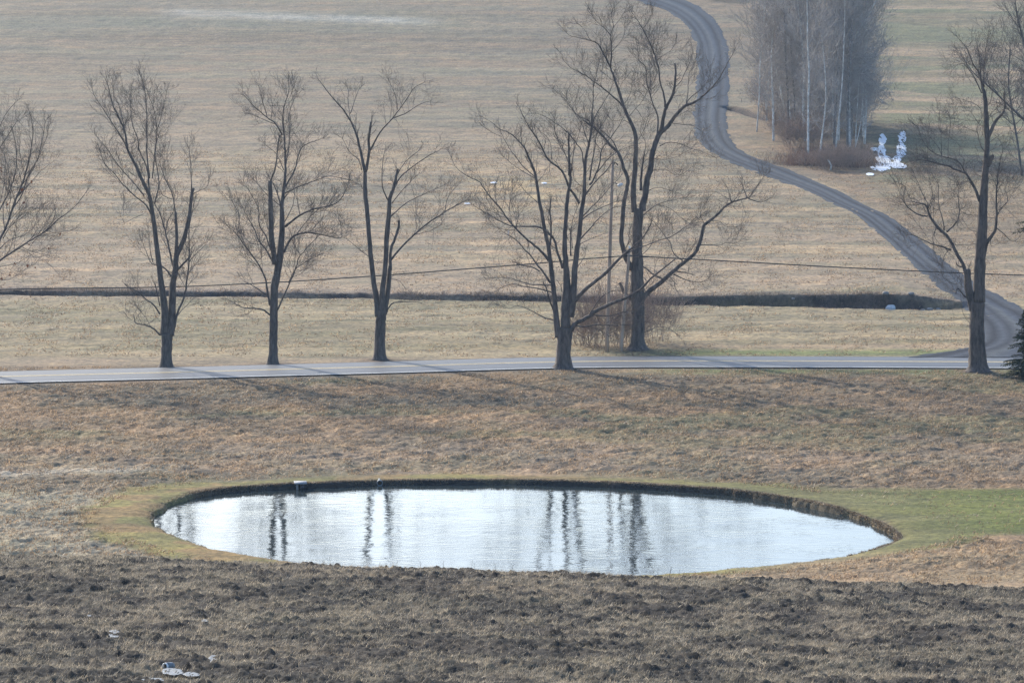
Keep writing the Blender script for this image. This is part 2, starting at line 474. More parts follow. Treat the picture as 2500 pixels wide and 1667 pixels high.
HAZE = .00012
def colours(x, y, z, dt):
    px, py = to_px(x, y, z); px = px / DS; py = py / DS
    n = len(x)
    def C(c): return np.array(c)[None, :]
    def mix(c, c2, w): return c * (1 - w[:, None]) + np.asarray(c2)[None, :] * w[:, None] if np.ndim(c2) == 1 else c * (1 - w[:, None]) + c2 * w[:, None]
    big = fbm(x / 9, y / 9, 101, 4); st = fbm(x / 26, y / 4.0, 131, 4); med = fbm(x / 2.6, y / 2.6, 151, 3)
    c = np.tile(C((.345, .262, .175)), (n, 1))
    # hill: greyer upwards, streaks
    up = sstep(330, 520, y)
    c = mix(c, (.242, .182, .118), up * .92)
    c = mix(c, (.25, .205, .135), sstep(.46, .56, st) * .9 * sstep(290, 320, y))
    c = mix(c, (.19, .165, .12), sstep(.52, .64, fbm(x / 18, y / 5, 173, 4)) * .55 * sstep(300, 330, y))
    c = mix(c, (.44, .32, .19), sstep(.55, .66, fbm(x / 24, y / 4, 171, 3)) * .6 * sstep(290, 320, y) * (1 - sstep(400, 450, y)))
    # bright tan patch with pale spots (display 1080-1320, 390-480)
    c = mix(c, (.50, .36, .19), np.exp(-((px - 1190) / 130) ** 2 - ((py - 432) / 40) ** 2) * sstep(.42, .58, med) * .9)
    # grey-green band high on the hill
    c = mix(c, (.225, .215, .15), np.exp(-((py - 55) / 22) ** 2) * sstep(1300, 900, px) * .6)
    c = mix(c, (.42, .40, .34), np.exp(-((py - 38 - (px - 650) * .035) / 9) ** 2) * sstep(330, 450, px) * (1 - sstep(900, 1050, px)) * (.3 + .7 * med))
    # valley right of the lane
    rv = sstep(0, 1, (px - np.interp(py, [-50, 60, 300, 400, 700], [1560, 1700, 1700, 1850, 2320])) / 60) * sstep(310, 330, y)
    c = mix(c, (.255, .185, .12), rv * .9)
    gr = rv * sstep(1960, 2050, px)
    c = mix(c, (.185, .178, .10), gr * (.45 + .55 * sstep(.40, .58, fbm(x / 30 + y / 60, y / 9, 191, 3))) * (1 - .8 * sstep(400, 470, py)))
    c = mix(c, (.34, .25, .16), gr * sstep(.56, .66, fbm(x / 25 + y / 50, y / 6, 211, 3)) * .8)
    c = mix(c, (.15, .11, .075), rv * np.exp(-((py - 395) / 16) ** 2) * sstep(2030, 2120, px) * .9)
    c = mix(c, (.14, .09, .062), np.exp(-((px - 1880) / 120) ** 2 - ((py - 360) / 40) ** 2) * .85)
    # meadow between road and ditch
    me = sstep(240, 243, y) * (1 - sstep(281, 285, y))
    mc = np.tile(C((.275, .222, .135)), (n, 1))
    mc = mix(mc, (.225, .19, .11), sstep(.45, .62, fbm(x / 22, y / 3.4, 231, 3)))
    mc = mix(mc, (.36, .285, .175), sstep(.52, .66, fbm(x / 18, y / 2.6, 241, 3)) * .85)
    mc = mix(mc, (.37, .27, .17), np.exp(-((y - 248.5) / 2.5) ** 2) * sstep(-5, 10, x) * .8)
    c = mix(c, mc, me)
    c = mix(c, (.15, .185, .06), np.exp(-((y - 244.5) / 2.0) ** 2) * sstep(5, 12, x) * .8)
    # field between pond and road
    fi = sstep(150, 154, y) * (1 - sstep(236, 238, y))
    fc = np.tile(C((.255, .185, .12)), (n, 1))
    fc = mix(fc, (.155, .13, .092), sstep(.42, .60, fbm(x / 11, y / 7, 251, 4)) * .9)
    fc = mix(fc, (.34, .225, .13), sstep(.50, .64, fbm(x / 8, y / 5, 261, 4)) * .8)
    fc = mix(fc, (.19, .17, .085), sstep(.58, .68, fbm(x / 9, y / 5, 271, 3)) * .6)
    fc = mix(fc, (.37, .275, .19), np.exp(-((y - 196) / 5) ** 2) * .55)
    fc = mix(fc, (.14, .17, .06), np.exp(-((y - 234) / 2.0) ** 2) * sstep(5, 12, x) * .8)
    c = mix(c, fc, fi)
    m = (y > 140) & (y < 210) & (np.abs(x) < 40)
    d = np.full(n, 50.0); d[m] = sdf_poly(x[m], y[m], POND)
    wob = (fbm(x * .35, y * .35, 281, 3) - .5) * 1.6
    # pale rough grass left, tan grass right of the near shore
    c = mix(c, (.52, .44, .33), np.exp(-((y - 191.5 - (x + 24) * .25) / 1.3) ** 2) * (1 - sstep(-21, -15, x)) * .8)
    c = mix(c, (.40, .345, .245), sstep(155, 158, y) * (1 - sstep(182, 190, y)) * (1 - sstep(-14, -11, x)) * .75)
    c = mix(c, (.36, .255, .155), (1 - sstep(166, 169, y)) * sstep(112, 116, y) * sstep(2, 6, x) * .9)
    # mown strip round the pond, green on the right
    ring = 1 - sstep(2.0, 3.2, d + wob - .8 * sstep(186, 190, y) * -1)
    far = sstep(186, 190, y)
    ring = np.where(far > .5, 1 - sstep(1.6, 2.8, d + wob), 1 - sstep(3.2, 4.4, d + wob))
    ring = ring * (1 - (1 - sstep(158, 166, y)) * sstep(8, 13, x))
    rc = np.tile(C((.235, .205, .075)), (n, 1))
    rc = mix(rc, (.28, .18, .085), sstep(.5, .65, med) * .8)
    rc = mix(rc, (.18, .17, .07), sstep(4, 14, x) * .9)
    c = mix(c, rc, ring)
    lawn = sstep(0, 1, (x - np.interp(y, [150, 160, 168, 176, 184, 186.5, 187], [24, 19.5, 16.5, 16, 14, 16, 60])) / 3) * (1 - sstep(184.5, 186.5, y + wob * .5)) * sstep(0, 1, (y - np.interp(x, [14, 18, 21, 24, 40], [164, 165, 169, 169.5, 168])) / 1.5)
    lc = np.tile(C((.15, .152, .052)), (n, 1)); lc = mix(lc, (.215, .20, .085), sstep(.45, .65, fbm(x / 5, y / 2.5, 291, 3)) * .8)
    lc = mix(lc, (.14, .17, .035), sstep(18, 23, x) * .6)
    c = mix(c, lc, lawn)
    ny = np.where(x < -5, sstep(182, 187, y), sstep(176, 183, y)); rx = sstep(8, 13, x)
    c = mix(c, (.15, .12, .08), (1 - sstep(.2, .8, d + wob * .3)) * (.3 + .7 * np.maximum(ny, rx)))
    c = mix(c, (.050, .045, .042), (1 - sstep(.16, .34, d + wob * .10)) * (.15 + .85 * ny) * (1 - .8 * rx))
    # bare earth patch by the outlet slab and around trunks
    for (mx, my, mh, mr) in MOUNDS:
        c = mix(c, (.12, .085, .062), np.exp(-((x - mx) ** 2 + (y - my) ** 2) / (mr * 1.3) ** 2) * .9)
    # ditch: shade of its far wall put into the dark brown ground colour
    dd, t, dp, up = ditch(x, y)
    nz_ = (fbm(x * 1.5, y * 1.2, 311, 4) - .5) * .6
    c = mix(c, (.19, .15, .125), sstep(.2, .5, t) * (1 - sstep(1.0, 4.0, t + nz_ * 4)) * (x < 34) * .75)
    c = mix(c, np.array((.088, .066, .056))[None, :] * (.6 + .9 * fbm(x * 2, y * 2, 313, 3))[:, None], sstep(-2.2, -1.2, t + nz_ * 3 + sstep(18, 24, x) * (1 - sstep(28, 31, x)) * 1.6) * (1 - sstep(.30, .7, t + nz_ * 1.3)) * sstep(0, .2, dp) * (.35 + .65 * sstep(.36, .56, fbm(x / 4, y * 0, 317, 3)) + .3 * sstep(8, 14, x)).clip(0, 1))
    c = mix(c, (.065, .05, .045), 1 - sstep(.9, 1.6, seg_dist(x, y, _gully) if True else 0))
    # trampled soil of the near field
    f = fgmask(x, y)
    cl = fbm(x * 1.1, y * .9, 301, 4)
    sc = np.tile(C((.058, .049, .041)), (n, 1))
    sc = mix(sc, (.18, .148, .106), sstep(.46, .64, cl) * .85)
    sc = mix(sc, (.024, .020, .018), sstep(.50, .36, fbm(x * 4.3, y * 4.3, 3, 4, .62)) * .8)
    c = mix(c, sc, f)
    bd = fbm((x) / 70, (y + x * .05) / 2.6, 401, 3); c = c * (.80 + .40 * bd)[:, None]
    vg = (1 - sstep(.35, 1.0, seg_dist(x, y, ROAD) - 3.3 + (fbm(x * .8, y * .8, 411, 3) - .5) * .9)); c = mix(c, (.115, .092, .074), vg * .85)
    return c * .88

def build_ground():
    u1 = np.linspace(-1.12, 1.12, 620)
    u0 = -1.12 - np.geomspace(.02, 26, 34)[::-1]; u2 = 1.12 + np.geomspace(.02, 26, 34)
    U = np.concatenate([u0, u1, u2])
    Ys = np.concatenate([np.arange(-300, 60, 6), np.arange(60, 112, .11), np.arange(112, 152, .6), np.arange(152, 200, .11),
                         np.arange(200, 232, .16), np.arange(232, 246, .3), np.arange(246, 274, .3), np.arange(274, 290, .14), np.arange(290, 420, .5), np.arange(420, 480, .6),
                         np.arange(480, 700, 1.2), np.arange(700, 950, 5), np.arange(950, 2600, 60)])
    YY, UU = np.meshgrid(Ys, U, indexing='ij')
    XX = UU * (4 + .137 * np.clip(YY, 60, 800))
    x = XX.ravel(); y = YY.ravel()
    d0 = detail(x, y)
    z = terrain_raw(x, y)
    # small undulation far left / right is kept, hummocks near
    wet = (y > 140) & (y < 205) & (np.abs(x) < 35)
    d = np.full(x.shape, 50.0); d[wet] = sdf_poly(x[wet], y[wet], POND)
    z = z + d0 * sstep(.0, .8, d) + .06 * (fbm(x * 3, y * 3, 8, 3) - .5) * (1 - sstep(1, 2, d)) * (d > 0)
    # flat bed for the road and the lane
    rd = seg_dist(x, y, ROAD)
    rz = .85
    k = 1 - sstep(3.9, 6.5, rd)
    z = z * (1 - k) + rz * k
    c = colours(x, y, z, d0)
    nr, nc = XX.shape
    idx = np.arange(nr * nc).reshape(nr, nc)
    Fc = np.stack([idx[:-1, :-1], idx[:-1, 1:], idx[1:, 1:], idx[1:, :-1]], -1).reshape(-1, 4)
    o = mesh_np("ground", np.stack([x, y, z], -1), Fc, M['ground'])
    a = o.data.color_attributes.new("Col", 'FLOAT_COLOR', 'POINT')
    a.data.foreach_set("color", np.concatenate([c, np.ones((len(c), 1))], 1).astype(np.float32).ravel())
    tag(o, kind="structure", label="rolling winter fields of dry grass and soil")
build_ground()
def gz(x, y):
    x = np.atleast_1d(np.asarray(x, float)); y = np.atleast_1d(np.asarray(y, float))
    z = terrain_raw(x, y) + detail(x, y)
    k = 1 - sstep(3.9, 6.5, seg_dist(x, y, ROAD))
    return z * (1 - k) + .85 * k
def gz1(x, y): return float(gz(x, y)[0])

# water sheet
wp = POND.copy(); cen = wp.mean(0)
dirs = wp - cen; wp = cen + dirs * (1 + .9 / np.linalg.norm(dirs, axis=1, keepdims=True))
V = [(cen[0], cen[1], 0)] + [(p[0], p[1], 0) for p in wp]
w_o = mesh_np("pond_water", V, [(0, i + 1, (i + 1) % len(wp) + 1) for i in range(len(wp))], M['water'], smooth=False)
if w_o.data.polygons[0].normal.z < 0: w_o.data.flip_normals()
tag(w_o, kind="structure", label="oval farm pond mirroring the pale sky")

# road
def strip(name, line, o0, o1, z, material, uv=False, kind="structure", lab=None, crown=0):
    P = np.asarray(line); t = np.gradient(P, axis=0); t /= np.linalg.norm(t, axis=1, keepdims=True)
    nrm = np.stack([-t[:, 1], t[:, 0]], -1); k = 7
    V = []
    for i in range(len(P)):
        for j in range(k):
            w = o0 + (o1 - o0) * j / (k - 1)
            V.append((P[i, 0] + nrm[i, 0] * w, P[i, 1] + nrm[i, 1] * w, z + crown * (1 - (w / 3.3) ** 2)))
    Fc = [(i * k + j, (i + 1) * k + j, (i + 1) * k + j + 1, i * k + j + 1) for i in range(len(P) - 1) for j in range(k - 1)]
    o = mesh_np(name, V, np.array(Fc), material)
    o.data.update()
    if o.data.polygons[0].normal.z < 0: o.data.flip_normals()
    return tag(o, lab, kind=kind)
strip("road", ROAD, -3.3, 3.3, .90, M['asphalt'], lab="two-lane country road crossing behind the pond", crown=.05)
strip("road_edge_line", ROAD, -3.22, -3.02, .925, M['road_paint'], lab="white line along the near road edge")
strip("road_centre_line", ROAD, -.24, -.08, .957, M['yellow_paint'], lab="near stripe of the double yellow centre line")
strip("road_centre_line", ROAD, .08, .24, .957, M['yellow_paint'], lab="far stripe of the double yellow centre line")

def build_lane():
    n, k = len(LANE_Lw), 17
    V = []; UVs = []
    L = LANE_Lw; Rr = LANE_Rw
    # resample both along index, more rows
    t = np.linspace(0, n - 1, n * 4)
    Lx = np.stack([np.interp(t, np.arange(n), L[:, i]) for i in (0, 1)], -1)
    Rx = np.stack([np.interp(t, np.arange(n), Rr[:, i]) for i in (0, 1)], -1)
    for i in range(len(t)):
        for j in range(k):
            s = j / (k - 1)
            w = 0.0
            if j in (0, k - 1):
                w = (vnoise(np.array(t[i] * 3.7), np.array(j * 3.1), 5) - .5) * .07 + (vnoise(np.array(t[i] * .6), np.array(j * 3.1), 7) - .5) * .12
            p = Lx[i] * (1 - s - w) + Rx[i] * (s + w)
            V.append((p[0], p[1])); UVs.append((s, i * .2))
    V = np.array(V)
    zz = terrain_raw(V[:, 0], V[:, 1])
    rd = seg_dist(V[:, 0], V[:, 1], ROAD); q = 1 - sstep(3.9, 6.5, rd); zz = zz * (1 - q) + .85 * q
    sj = np.tile(np.arange(k) / (k - 1), len(t))
    lift = .085 * sstep(0, .12, sj) * sstep(0, .12, 1 - sj) - .01
    rut = -.05 * (np.exp(-((sj - .22) / .06) ** 2) + np.exp(-((sj - .76) / .06) ** 2))
    zz = zz + lift + rut + .025
    idx = np.arange(len(t) * k).reshape(-1, k)
    Fc = np.stack([idx[:-1, :-1], idx[:-1, 1:], idx[1:, 1:], idx[1:, :-1]], -1).reshape(-1, 4)
    o = mesh_np("gravel_lane", np.column_stack([V, zz]), Fc, M['gravel'])
    u = o.data.uv_layers.new(name="UVMap")
    UVs = np.array(UVs); li = np.empty(len(o.data.loops), np.int32); o.data.loops.foreach_get("vertex_index", li)
    u.data.foreach_set("uv", UVs[li].astype(np.float32).ravel())
    tag(o, "blue-grey gravel farm lane winding up the hill", kind="structure")
build_lane()

# ------------------------------------------------------------------ grass blades (stuff)
def blades(name, X, Y, h, w, lean, material, label, seed, colvar=True, tilt=(0.25, -.1), kind="stuff", zoff=0):
    rng = np.random.default_rng(seed); n = len(X)
    z = gz(X, Y) - .01 + zoff
    a = rng.uniform(0, 2 * np.pi, n); cx, cy = np.cos(a) * w / 2, np.sin(a) * w / 2
    la = rng.normal(0, 1, (n, 2)) * lean + np.array(tilt) * .8
    tip = np.stack([X + la[:, 0] * h, Y + la[:, 1] * h, z + h], -1)
    V = np.empty((n, 3, 3)); V[:, 0] = np.stack([X - cx, Y - cy, z], -1); V[:, 1] = np.stack([X + cx, Y + cy, z], -1); V[:, 2] = tip
    Fc = np.arange(n * 3).reshape(n, 3)
    o = mesh_np(name, V.reshape(-1, 3), Fc, material, smooth=False)
    at = o.data.attributes.new("var", 'FLOAT', 'POINT')
    at.data.foreach_set("value", np.repeat(rng.random(n) ** 1.3, 3).astype(np.float32))
    return tag(o, label, kind=kind)
rng = np.random.default_rng(5)
def scatter(n, y0, y1, seed, dens=None, uw=1.1):
    rng = np.random.default_rng(seed)
    Y = np.sqrt(rng.uniform(y0 * y0, y1 * y1, n)); X = rng.uniform(-1, 1, n) * (3 + .135 * Y) * uw
    if dens is not None:
        k = rng.random(n) < dens(X, Y); X, Y = X[k], Y[k]
    return X, Y
def away(X, Y, d=4.0): return (seg_dist(X, Y, ROAD) > d)
# foreground stubble
X, Y = scatter(620000, 62, 112.5, 1, lambda x, y: .10 + .9 * sstep(.40, .62, fbm(x * 1.1, y * .9, 301, 4)))
r_ = np.random.default_rng(2)
blades("stubble_grass", X, Y, r_.uniform(.03, .12, len(X)) * (1 + (r_.random(len(X)) < .03) * .9), r_.uniform(.004, .012, len(X)), .5, M['stubble'],
       "short dry stubble over the dark soil of the near field", 3, tilt=(.45, .0))
# rough grass between crest and pond sides, and mid field tussocks
def dmid(x, y):
    m = np.ones(len(x))
    q = (y < 205)
    d = np.full(len(x), 50.0); d[q] = sdf_poly(x[q], y[q], POND)
    t = fbm(x * 1.3, y * .9, 21, 3)
    return (d > 2.6) * away(x, y, 4.2) * (.15 + .85 * sstep(.42, .6, t)) * (1 - .85 * ((x > 15) & (y < 187) & (y > 169)))
X, Y = scatter(420000, 150, 236, 11, dmid)
r_ = np.random.default_rng(12)
blades("dry_grass", X, Y, r_.uniform(.05, .17, len(X)), r_.uniform(.02, .06, len(X)), .7, M['drygrass'],
       "matted tan winter grass between pond and road", 13, tilt=(.5, -.3))
# pond rim grass
k_ = 26000
r_ = np.random.default_rng(21)
i_ = r_.integers(0, len(POND), k_); t_ = r_.random(k_); Pn = POND[(i_ + 1) % len(POND)]; PP = POND[i_] * (1 - t_[:, None]) + Pn * t_[:, None]
dv = PP - cen; dv /= np.linalg.norm(dv, axis=1, keepdims=True)
PP = PP + dv * r_.uniform(.10, .42, k_)[:, None]; q_ = (PP[:, 1] > 184) | (PP[:, 0] > 9) | (r_.random(k_) < .15); PP = PP[q_]; k_ = len(PP)
blades("bank_grass", PP[:, 0], PP[:, 1], r_.uniform(.03, .10, k_), r_.uniform(.02, .05, k_), .7, M['rimgrass'], "dark matted grass on the pond bank", 22, tilt=(0, 0))
# hill and meadow grass, only coarse
X, Y = scatter(300000, 242, 420, 31, lambda x, y: away(x, y, 4.2) * sstep(.40, .62, fbm(x * .8, y * .35, 33, 3)) * (sdf_poly(x, y, LANE_POLY) > .4))
r_ = np.random.default_rng(32)
blades("field_grass", X, Y, r_.uniform(.04, .12, len(X)), r_.uniform(.04, .12, len(X)), .9, M['drygrass'], "short dry grass over the meadow and hill", 33, tilt=(.5, -.3))
# ditch weeds
xs = np.random.default_rng(41).uniform(-48, 29, 26000)
ycx = np.interp(xs, [-120, -38, -15, 0, 12, 24, 33, 36], [290, 288, 286, 284, 281.5, 279.5, 277.5, 277])
ys = ycx + np.random.default_rng(42).normal(.2, .7, len(xs))
ht = np.random.default_rng(43).uniform(.03, .24, len(xs)) * (.35 + 1.1 * sstep(.4, .7, fbm(xs / 2, ys * 0, 44, 3)))
blades("ditch_weeds", xs, ys, ht, np.full(len(xs), .025), .5, M['weeds'], "dark dead weeds standing in the field ditch", 45, tilt=(0, 0))

# ------------------------------------------------------------------ bare trees: limbs follow traced lines, twigs grow from them
FR = {'A': (0, 150, 1.9597), 'B': (500, 150, 1.96), 'C': (1100, 0, 3.36), 'D': (1100, 440, 3.36), 'E': (2150, 50, 3.4857),
      'F': (2150, 480, 3.4857), 'G': (0, 150, 2.613), 'H': (1100, 0, 1.65)}
def parse(spec):
    out = []
    for ln in spec.strip().splitlines():
        ln = ln.strip()
        if not ln: continue
        ws, pts = ln.split('|')
        ws = ws.split(); stub = ws[0] == 's'
        if stub: ws = ws[1:]
        kind = 't' if ws[0] == 't' else 'l'
        if kind == 't': ws = ws[1:]
        W = [float(a) for a in ws[0].split(',')]
        fr = None; P = []
        for tk in pts.split():
            if tk in FR: fr = FR[tk]; continue
            a, b = tk.split(','); P.append((fr[0] + float(a) / fr[2], fr[1] + float(b) / fr[2]))
            sc0 = fr[2] if len(P) == 1 else sc0
        out.append((kind, stub, [w / sc0 for w in W], P))
    return out

def norm(v):
    L = math.sqrt(v[0] * v[0] + v[1] * v[1] + v[2] * v[2]) or 1e-9
    return (v[0] / L, v[1] / L, v[2] / L)

def grow(mb, p, d, L, r, lvl, rng, up=.10, wig=.17, dens=1.0, rmin=.005, minL=.25, sides=3):
    """one twig with side twigs"""
    n = 4 if L > .8 else 3
    pts = [p]; rad = [r]; q = p; dd = d
    for i in range(n):
        dd = norm((dd[0] + rng.gauss(0, wig), dd[1] + rng.gauss(0, wig), dd[2] + rng.gauss(0, wig) + up))
        s = L / n
        q = (q[0] + dd[0] * s, q[1] + dd[1] * s, q[2] + dd[2] * s)
        pts.append(q); rad.append(max(rmin, r * (1 - .75 * (i + 1) / n)))
    mb.tube(pts, rad, sides if r < .03 else 4, cap=False)
    if lvl <= 0 or L < minL: return
    k = max(2, int(L * 3.1 * dens * (.7 + .6 * rng.random())))
    k = min(k, 9)
    for j in range(k):
        f = .22 + .78 * (j + rng.random() * .6) / k
        f = min(f, .99) * n; i = int(f); t = f - i
        a, b = pts[i], pts[min(i + 1, n)]
        sp_ = (a[0] + (b[0] - a[0]) * t, a[1] + (b[1] - a[1]) * t, a[2] + (b[2] - a[2]) * t)
        pd = norm((b[0] - a[0], b[1] - a[1], b[2] - a[2]))
        sd_ = norm((rng.gauss(0, 1), rng.gauss(0, 1), rng.gauss(0, 1)))
        ang = .45 + .5 * rng.random()
        nd = norm((pd[0] * math.cos(ang) + sd_[0] * math.sin(ang), pd[1] * math.cos(ang) + sd_[1] * math.sin(ang), pd[2] * math.cos(ang) + sd_[2] * math.sin(ang)))
        grow(mb, sp_, nd, L * (.74 - .25 * f / n) * (.7 + .6 * rng.random()), max(rmin, r * .55), lvl - 1, rng, up, wig, dens, rmin, minL)

def traced_tree(name, spec, base, label, seed, group=None, dens=1.0, rmin=.005, tw='twig', bark='bark', lean=.55, up=.10, tl=1.0, splits=(), zcut=0, wig=.18):
    rng = random.Random(seed)
    root = thing(name, base, label, 'tree', group)
    Y0 = float(base[1]); org = tuple(float(v) for v in base)
    trunk, crown = MB(), MB()
    limbs = []
    placed = []     # (px,py,Y)
    for li, (kind, stub, W, P) in enumerate(parse(spec)):
        Pn = catmull(P, 4 if len(P) > 2 else 5)
        # arc length in px
        seg = np.r_[0, np.cumsum(np.hypot(*np.diff(Pn, axis=0).T))]
        tot = seg[-1]
        if kind == 't' and li == 0: ys = Y0; drift = 0
        else:
            best = min(placed, key=lambda q: (q[0] - P[0][0]) ** 2 + (q[1] - P[0][1]) ** 2) if placed else (0, 0, Y0)
            ys = best[2]; drift = rng.uniform(-1, 1) * lean
            if kind == 't': drift *= .35
        ppm = F / Y0
        pts = []; rad = []
        bend = rng.uniform(-.3, .3)
        for i, (x, y) in enumerate(Pn):
            f = seg[i] / tot
            Y = ys + drift * seg[i] / ppm * (1 + bend * f)
            placed.append((x, y, Y))
            jx = rng.gauss(0, .35) if 0 < i < len(Pn) - 1 else 0
            q = at_depth(x + jx, y + (rng.gauss(0, .35) if 0 < i else 0), Y)
            pts.append(tuple(float(v) for v in q))
            w = np.interp(f, np.linspace(0, 1, len(W)), W) if len(W) > 1 else W[0]
            if len(W) == 2: w = W[0] + (W[1] - W[0]) * f ** .8
            rad.append(max(.012, w / ppm / 2 * 1.06))
        thick = rad[0] > .05
        if kind == 't':
            if li == 0:
                # root flare
                p0 = pts[0]; g = (p0[0], p0[1], gz1(p0[0], p0[1]) - .15)
                r0 = rad[0]
                pts = [g, (g[0], g[1], g[2] + .22), (g[0], g[1], g[2] + .5)] + [p for p in pts[1:] if p[2] > g[2] + .75]
                rad = [r0 * 2.1, r0 * 1.35, r0 * 1.1] + rad[-(len(pts) - 3):]
            trunk.tube(pts, rad, 10 if rad[0] > .12 else 7, wob=.16, rng=rng)
            dest = crown
        elif thick:
            lm = MB(); lm.tube(pts, rad, 7, wob=.12, rng=rng); limbs.append((lm, rad[0])); dest = crown
        else:
            crown.tube(pts, rad, 5, wob=.08, rng=rng); dest = crown
        # side twigs
        Lm = tot / ppm
        s0 = .30 if kind == 'l' else .45
        if zcut and kind == 't' and li == 0: continue
        if kind == 't' and li == 0: continue
        step = .27 / dens
        s = Lm * s0
        while s < Lm * (.97 if stub else 1.0):
            f = s / Lm
            i = int(np.searchsorted(seg, f * tot)); i = min(max(i, 1), len(pts) - 1)
            a, b = pts[i - 1], pts[i]
            pd = norm((b[0] - a[0], b[1] - a[1], b[2] - a[2]))
            sv_ = norm((rng.gauss(0, 1), rng.gauss(0, 1), rng.gauss(0, .8) + .25))
            ang = .6 + .5 * rng.random()
            nd = norm(tuple(pd[k] * math.cos(ang) + sv_[k] * math.sin(ang) for k in range(3)))
            if rad[i] < .09 or rng.random() < .30:
                rest = Lm - s
                Lt = (.5 + .40 * rest * rng.random() + .6 * rng.random()) * (.55 if kind == 't' or rad[i] > .08 else 1) * tl
                grow(crown, b, nd, min(Lt, 2.8), min(.022, rad[i] * .42), 2, rng, up, wig, dens, rmin)
            s += step * (.5 + rng.random())
        if not stub:
            a, b = pts[-2], pts[-1]; pd = norm((b[0] - a[0], b[1] - a[1], b[2] - a[2]))
            for k in range(4):
                nd = norm((pd[0] + rng.gauss(0, .42), pd[1] + rng.gauss(0, .42), pd[2] + rng.gauss(0, .42)))
                grow(crown, b, nd, (.45 + .5 * rng.random()) * tl, .010, 2, rng, up, wig, dens, rmin)
    trunk.build('trunk', M[bark], root, org)
    for lm, r in limbs: lm.build('limb', M[bark], root, org)
    crown.build('crown', M[tw], root, org)
    return root

T1S = """
t 52,50,52 | A 795,1462 795,1420 797,1360 797,1300
t 38,30,24,20,16,10,6,3 | A 785,1310 788,1200 767,1020 757,940 735,760 715,640 690,590 650,500 610,420 600,350 570,270 540,210 520,130 505,90
s t 40,34,28,22,16,12 | A 812,1310 822,1220 825,1100 838,1000 845,930 880,850 905,740 915,650 925,605
8,2 | A 735,760 700,690 640,640 590,590 540,530 500,490 480,430
6,2 | A 690,640 620,560 560,490 520,430 470,370
8,2 | A 650,500 600,400 560,330 500,240 455,170 440,130
6,2 | A 610,400 575,230 545,160 540,100
8,2 | A 715,640 705,520 665,420 660,370 630,290 625,170
8,2 | A 715,560 703,440 703,320 700,200 690,120 668,60
6,2 | A 728,560 745,400 750,320 735,230 700,130
4,1.5 | A 750,330 775,250 795,150
7,3 | A 740,680 760,580 745,460 750,380
3,1.5 | A 690,730 640,750 593,770 590,700
5,2 | A 762,975 725,965 700,910 680,860
4,2 | A 730,960 715,870 710,800
s 8,6 | A 765,975 800,1000 820,1030
s 9,4 | A 768,1310 730,1275 690,1260 650,1250 640,1210
s 8,3 | A 765,1210 740,1170 690,1130 660,1100 620,1085 595,1065
s 6,4 | A 765,1170 750,1100 740,1060
s 18,12 | A 838,960 845,850 840,720
7,2 | A 838,720 825,640 790,560 765,480 775,440
4,2 | A 825,660 780,640 760,600
5,1.5 | A 915,640 950,620 990,600 1000,560
6,2 | A 915,650 915,560 912,480 905,420
11,4 | A 832,1000 810,900 790,810 770,740 740,680
5,2 | A 800,800 800,770 830,710 835,640
s 11,8 | A 842,1005 880,965 910,930
12,3 | A 835,1270 850,1200 880,1130 895,1040 905,940 905,800 925,700
4,2 | A 850,1215 880,1180 910,1150
4,2 | A 903,960 940,920 980,880
"""
T2S = """
t 44,40,38,37,37,36 | B 325,1445 327,1380 328,1300 330,1150 333,1080 345,1020
t 34,32,26,20,14,10,7,5 | B 345,1030 360,920 370,800 368,700 380,600 385,520 385,430 378,340 372,290
s t 26,24,22,18 | B 338,970 320,850 315,700 312,570
8,2 | B 378,340 375,240 400,150 400,90
8,2 | B 370,350 340,300 300,270 240,220 185,160
4,2 | B 300,270 275,190 260,120
4,2 | B 345,305 260,270 215,250
6,2 | B 385,500 400,420 405,330 405,250 440,150
8,5 | B 315,570 340,500 355,370 370,350
7,5 | B 362,690 350,640 325,580
9,2 | B 385,600 430,520 450,440 480,400 560,370
6,2 | B 385,630 450,600 530,570 600,550 700,570
12,2 | B 385,790 450,740 510,710 600,690 650,660 690,580
5,2 | B 455,735 440,640 450,570
12,2 | B 378,915 410,850 440,830 490,820 560,830 650,845 650,780
4,2 | B 440,830 490,760 550,700
10,2 | B 328,970 300,910 260,860 230,790 180,700
4,2 | B 262,875 220,870 190,840
7,2 | B 315,900 290,830 260,780 255,700 200,600
11,2 | B 312,1165 300,1100 290,1040 250,960 190,880 155,830 90,770
4,2 | B 155,830 165,740 130,670
s 7,3 | B 292,1115 240,1080 185,1050
s 9,2 | B 315,1215 270,1185 190,1180 130,1150 100,1135
9,2 | B 345,1190 380,1120 410,1050 440,980 450,940 500,880 560,820
4,2 | B 435,990 500,950 560,920
4,2 | B 400,1060 430,1000 480,960
5,2 | B 372,700 300,640 230,560
5,2 | B 378,520 340,440 290,400
5,2 | B 330,870 290,760 280,690
5,2 | B 375,780 420,690 430,600
"""
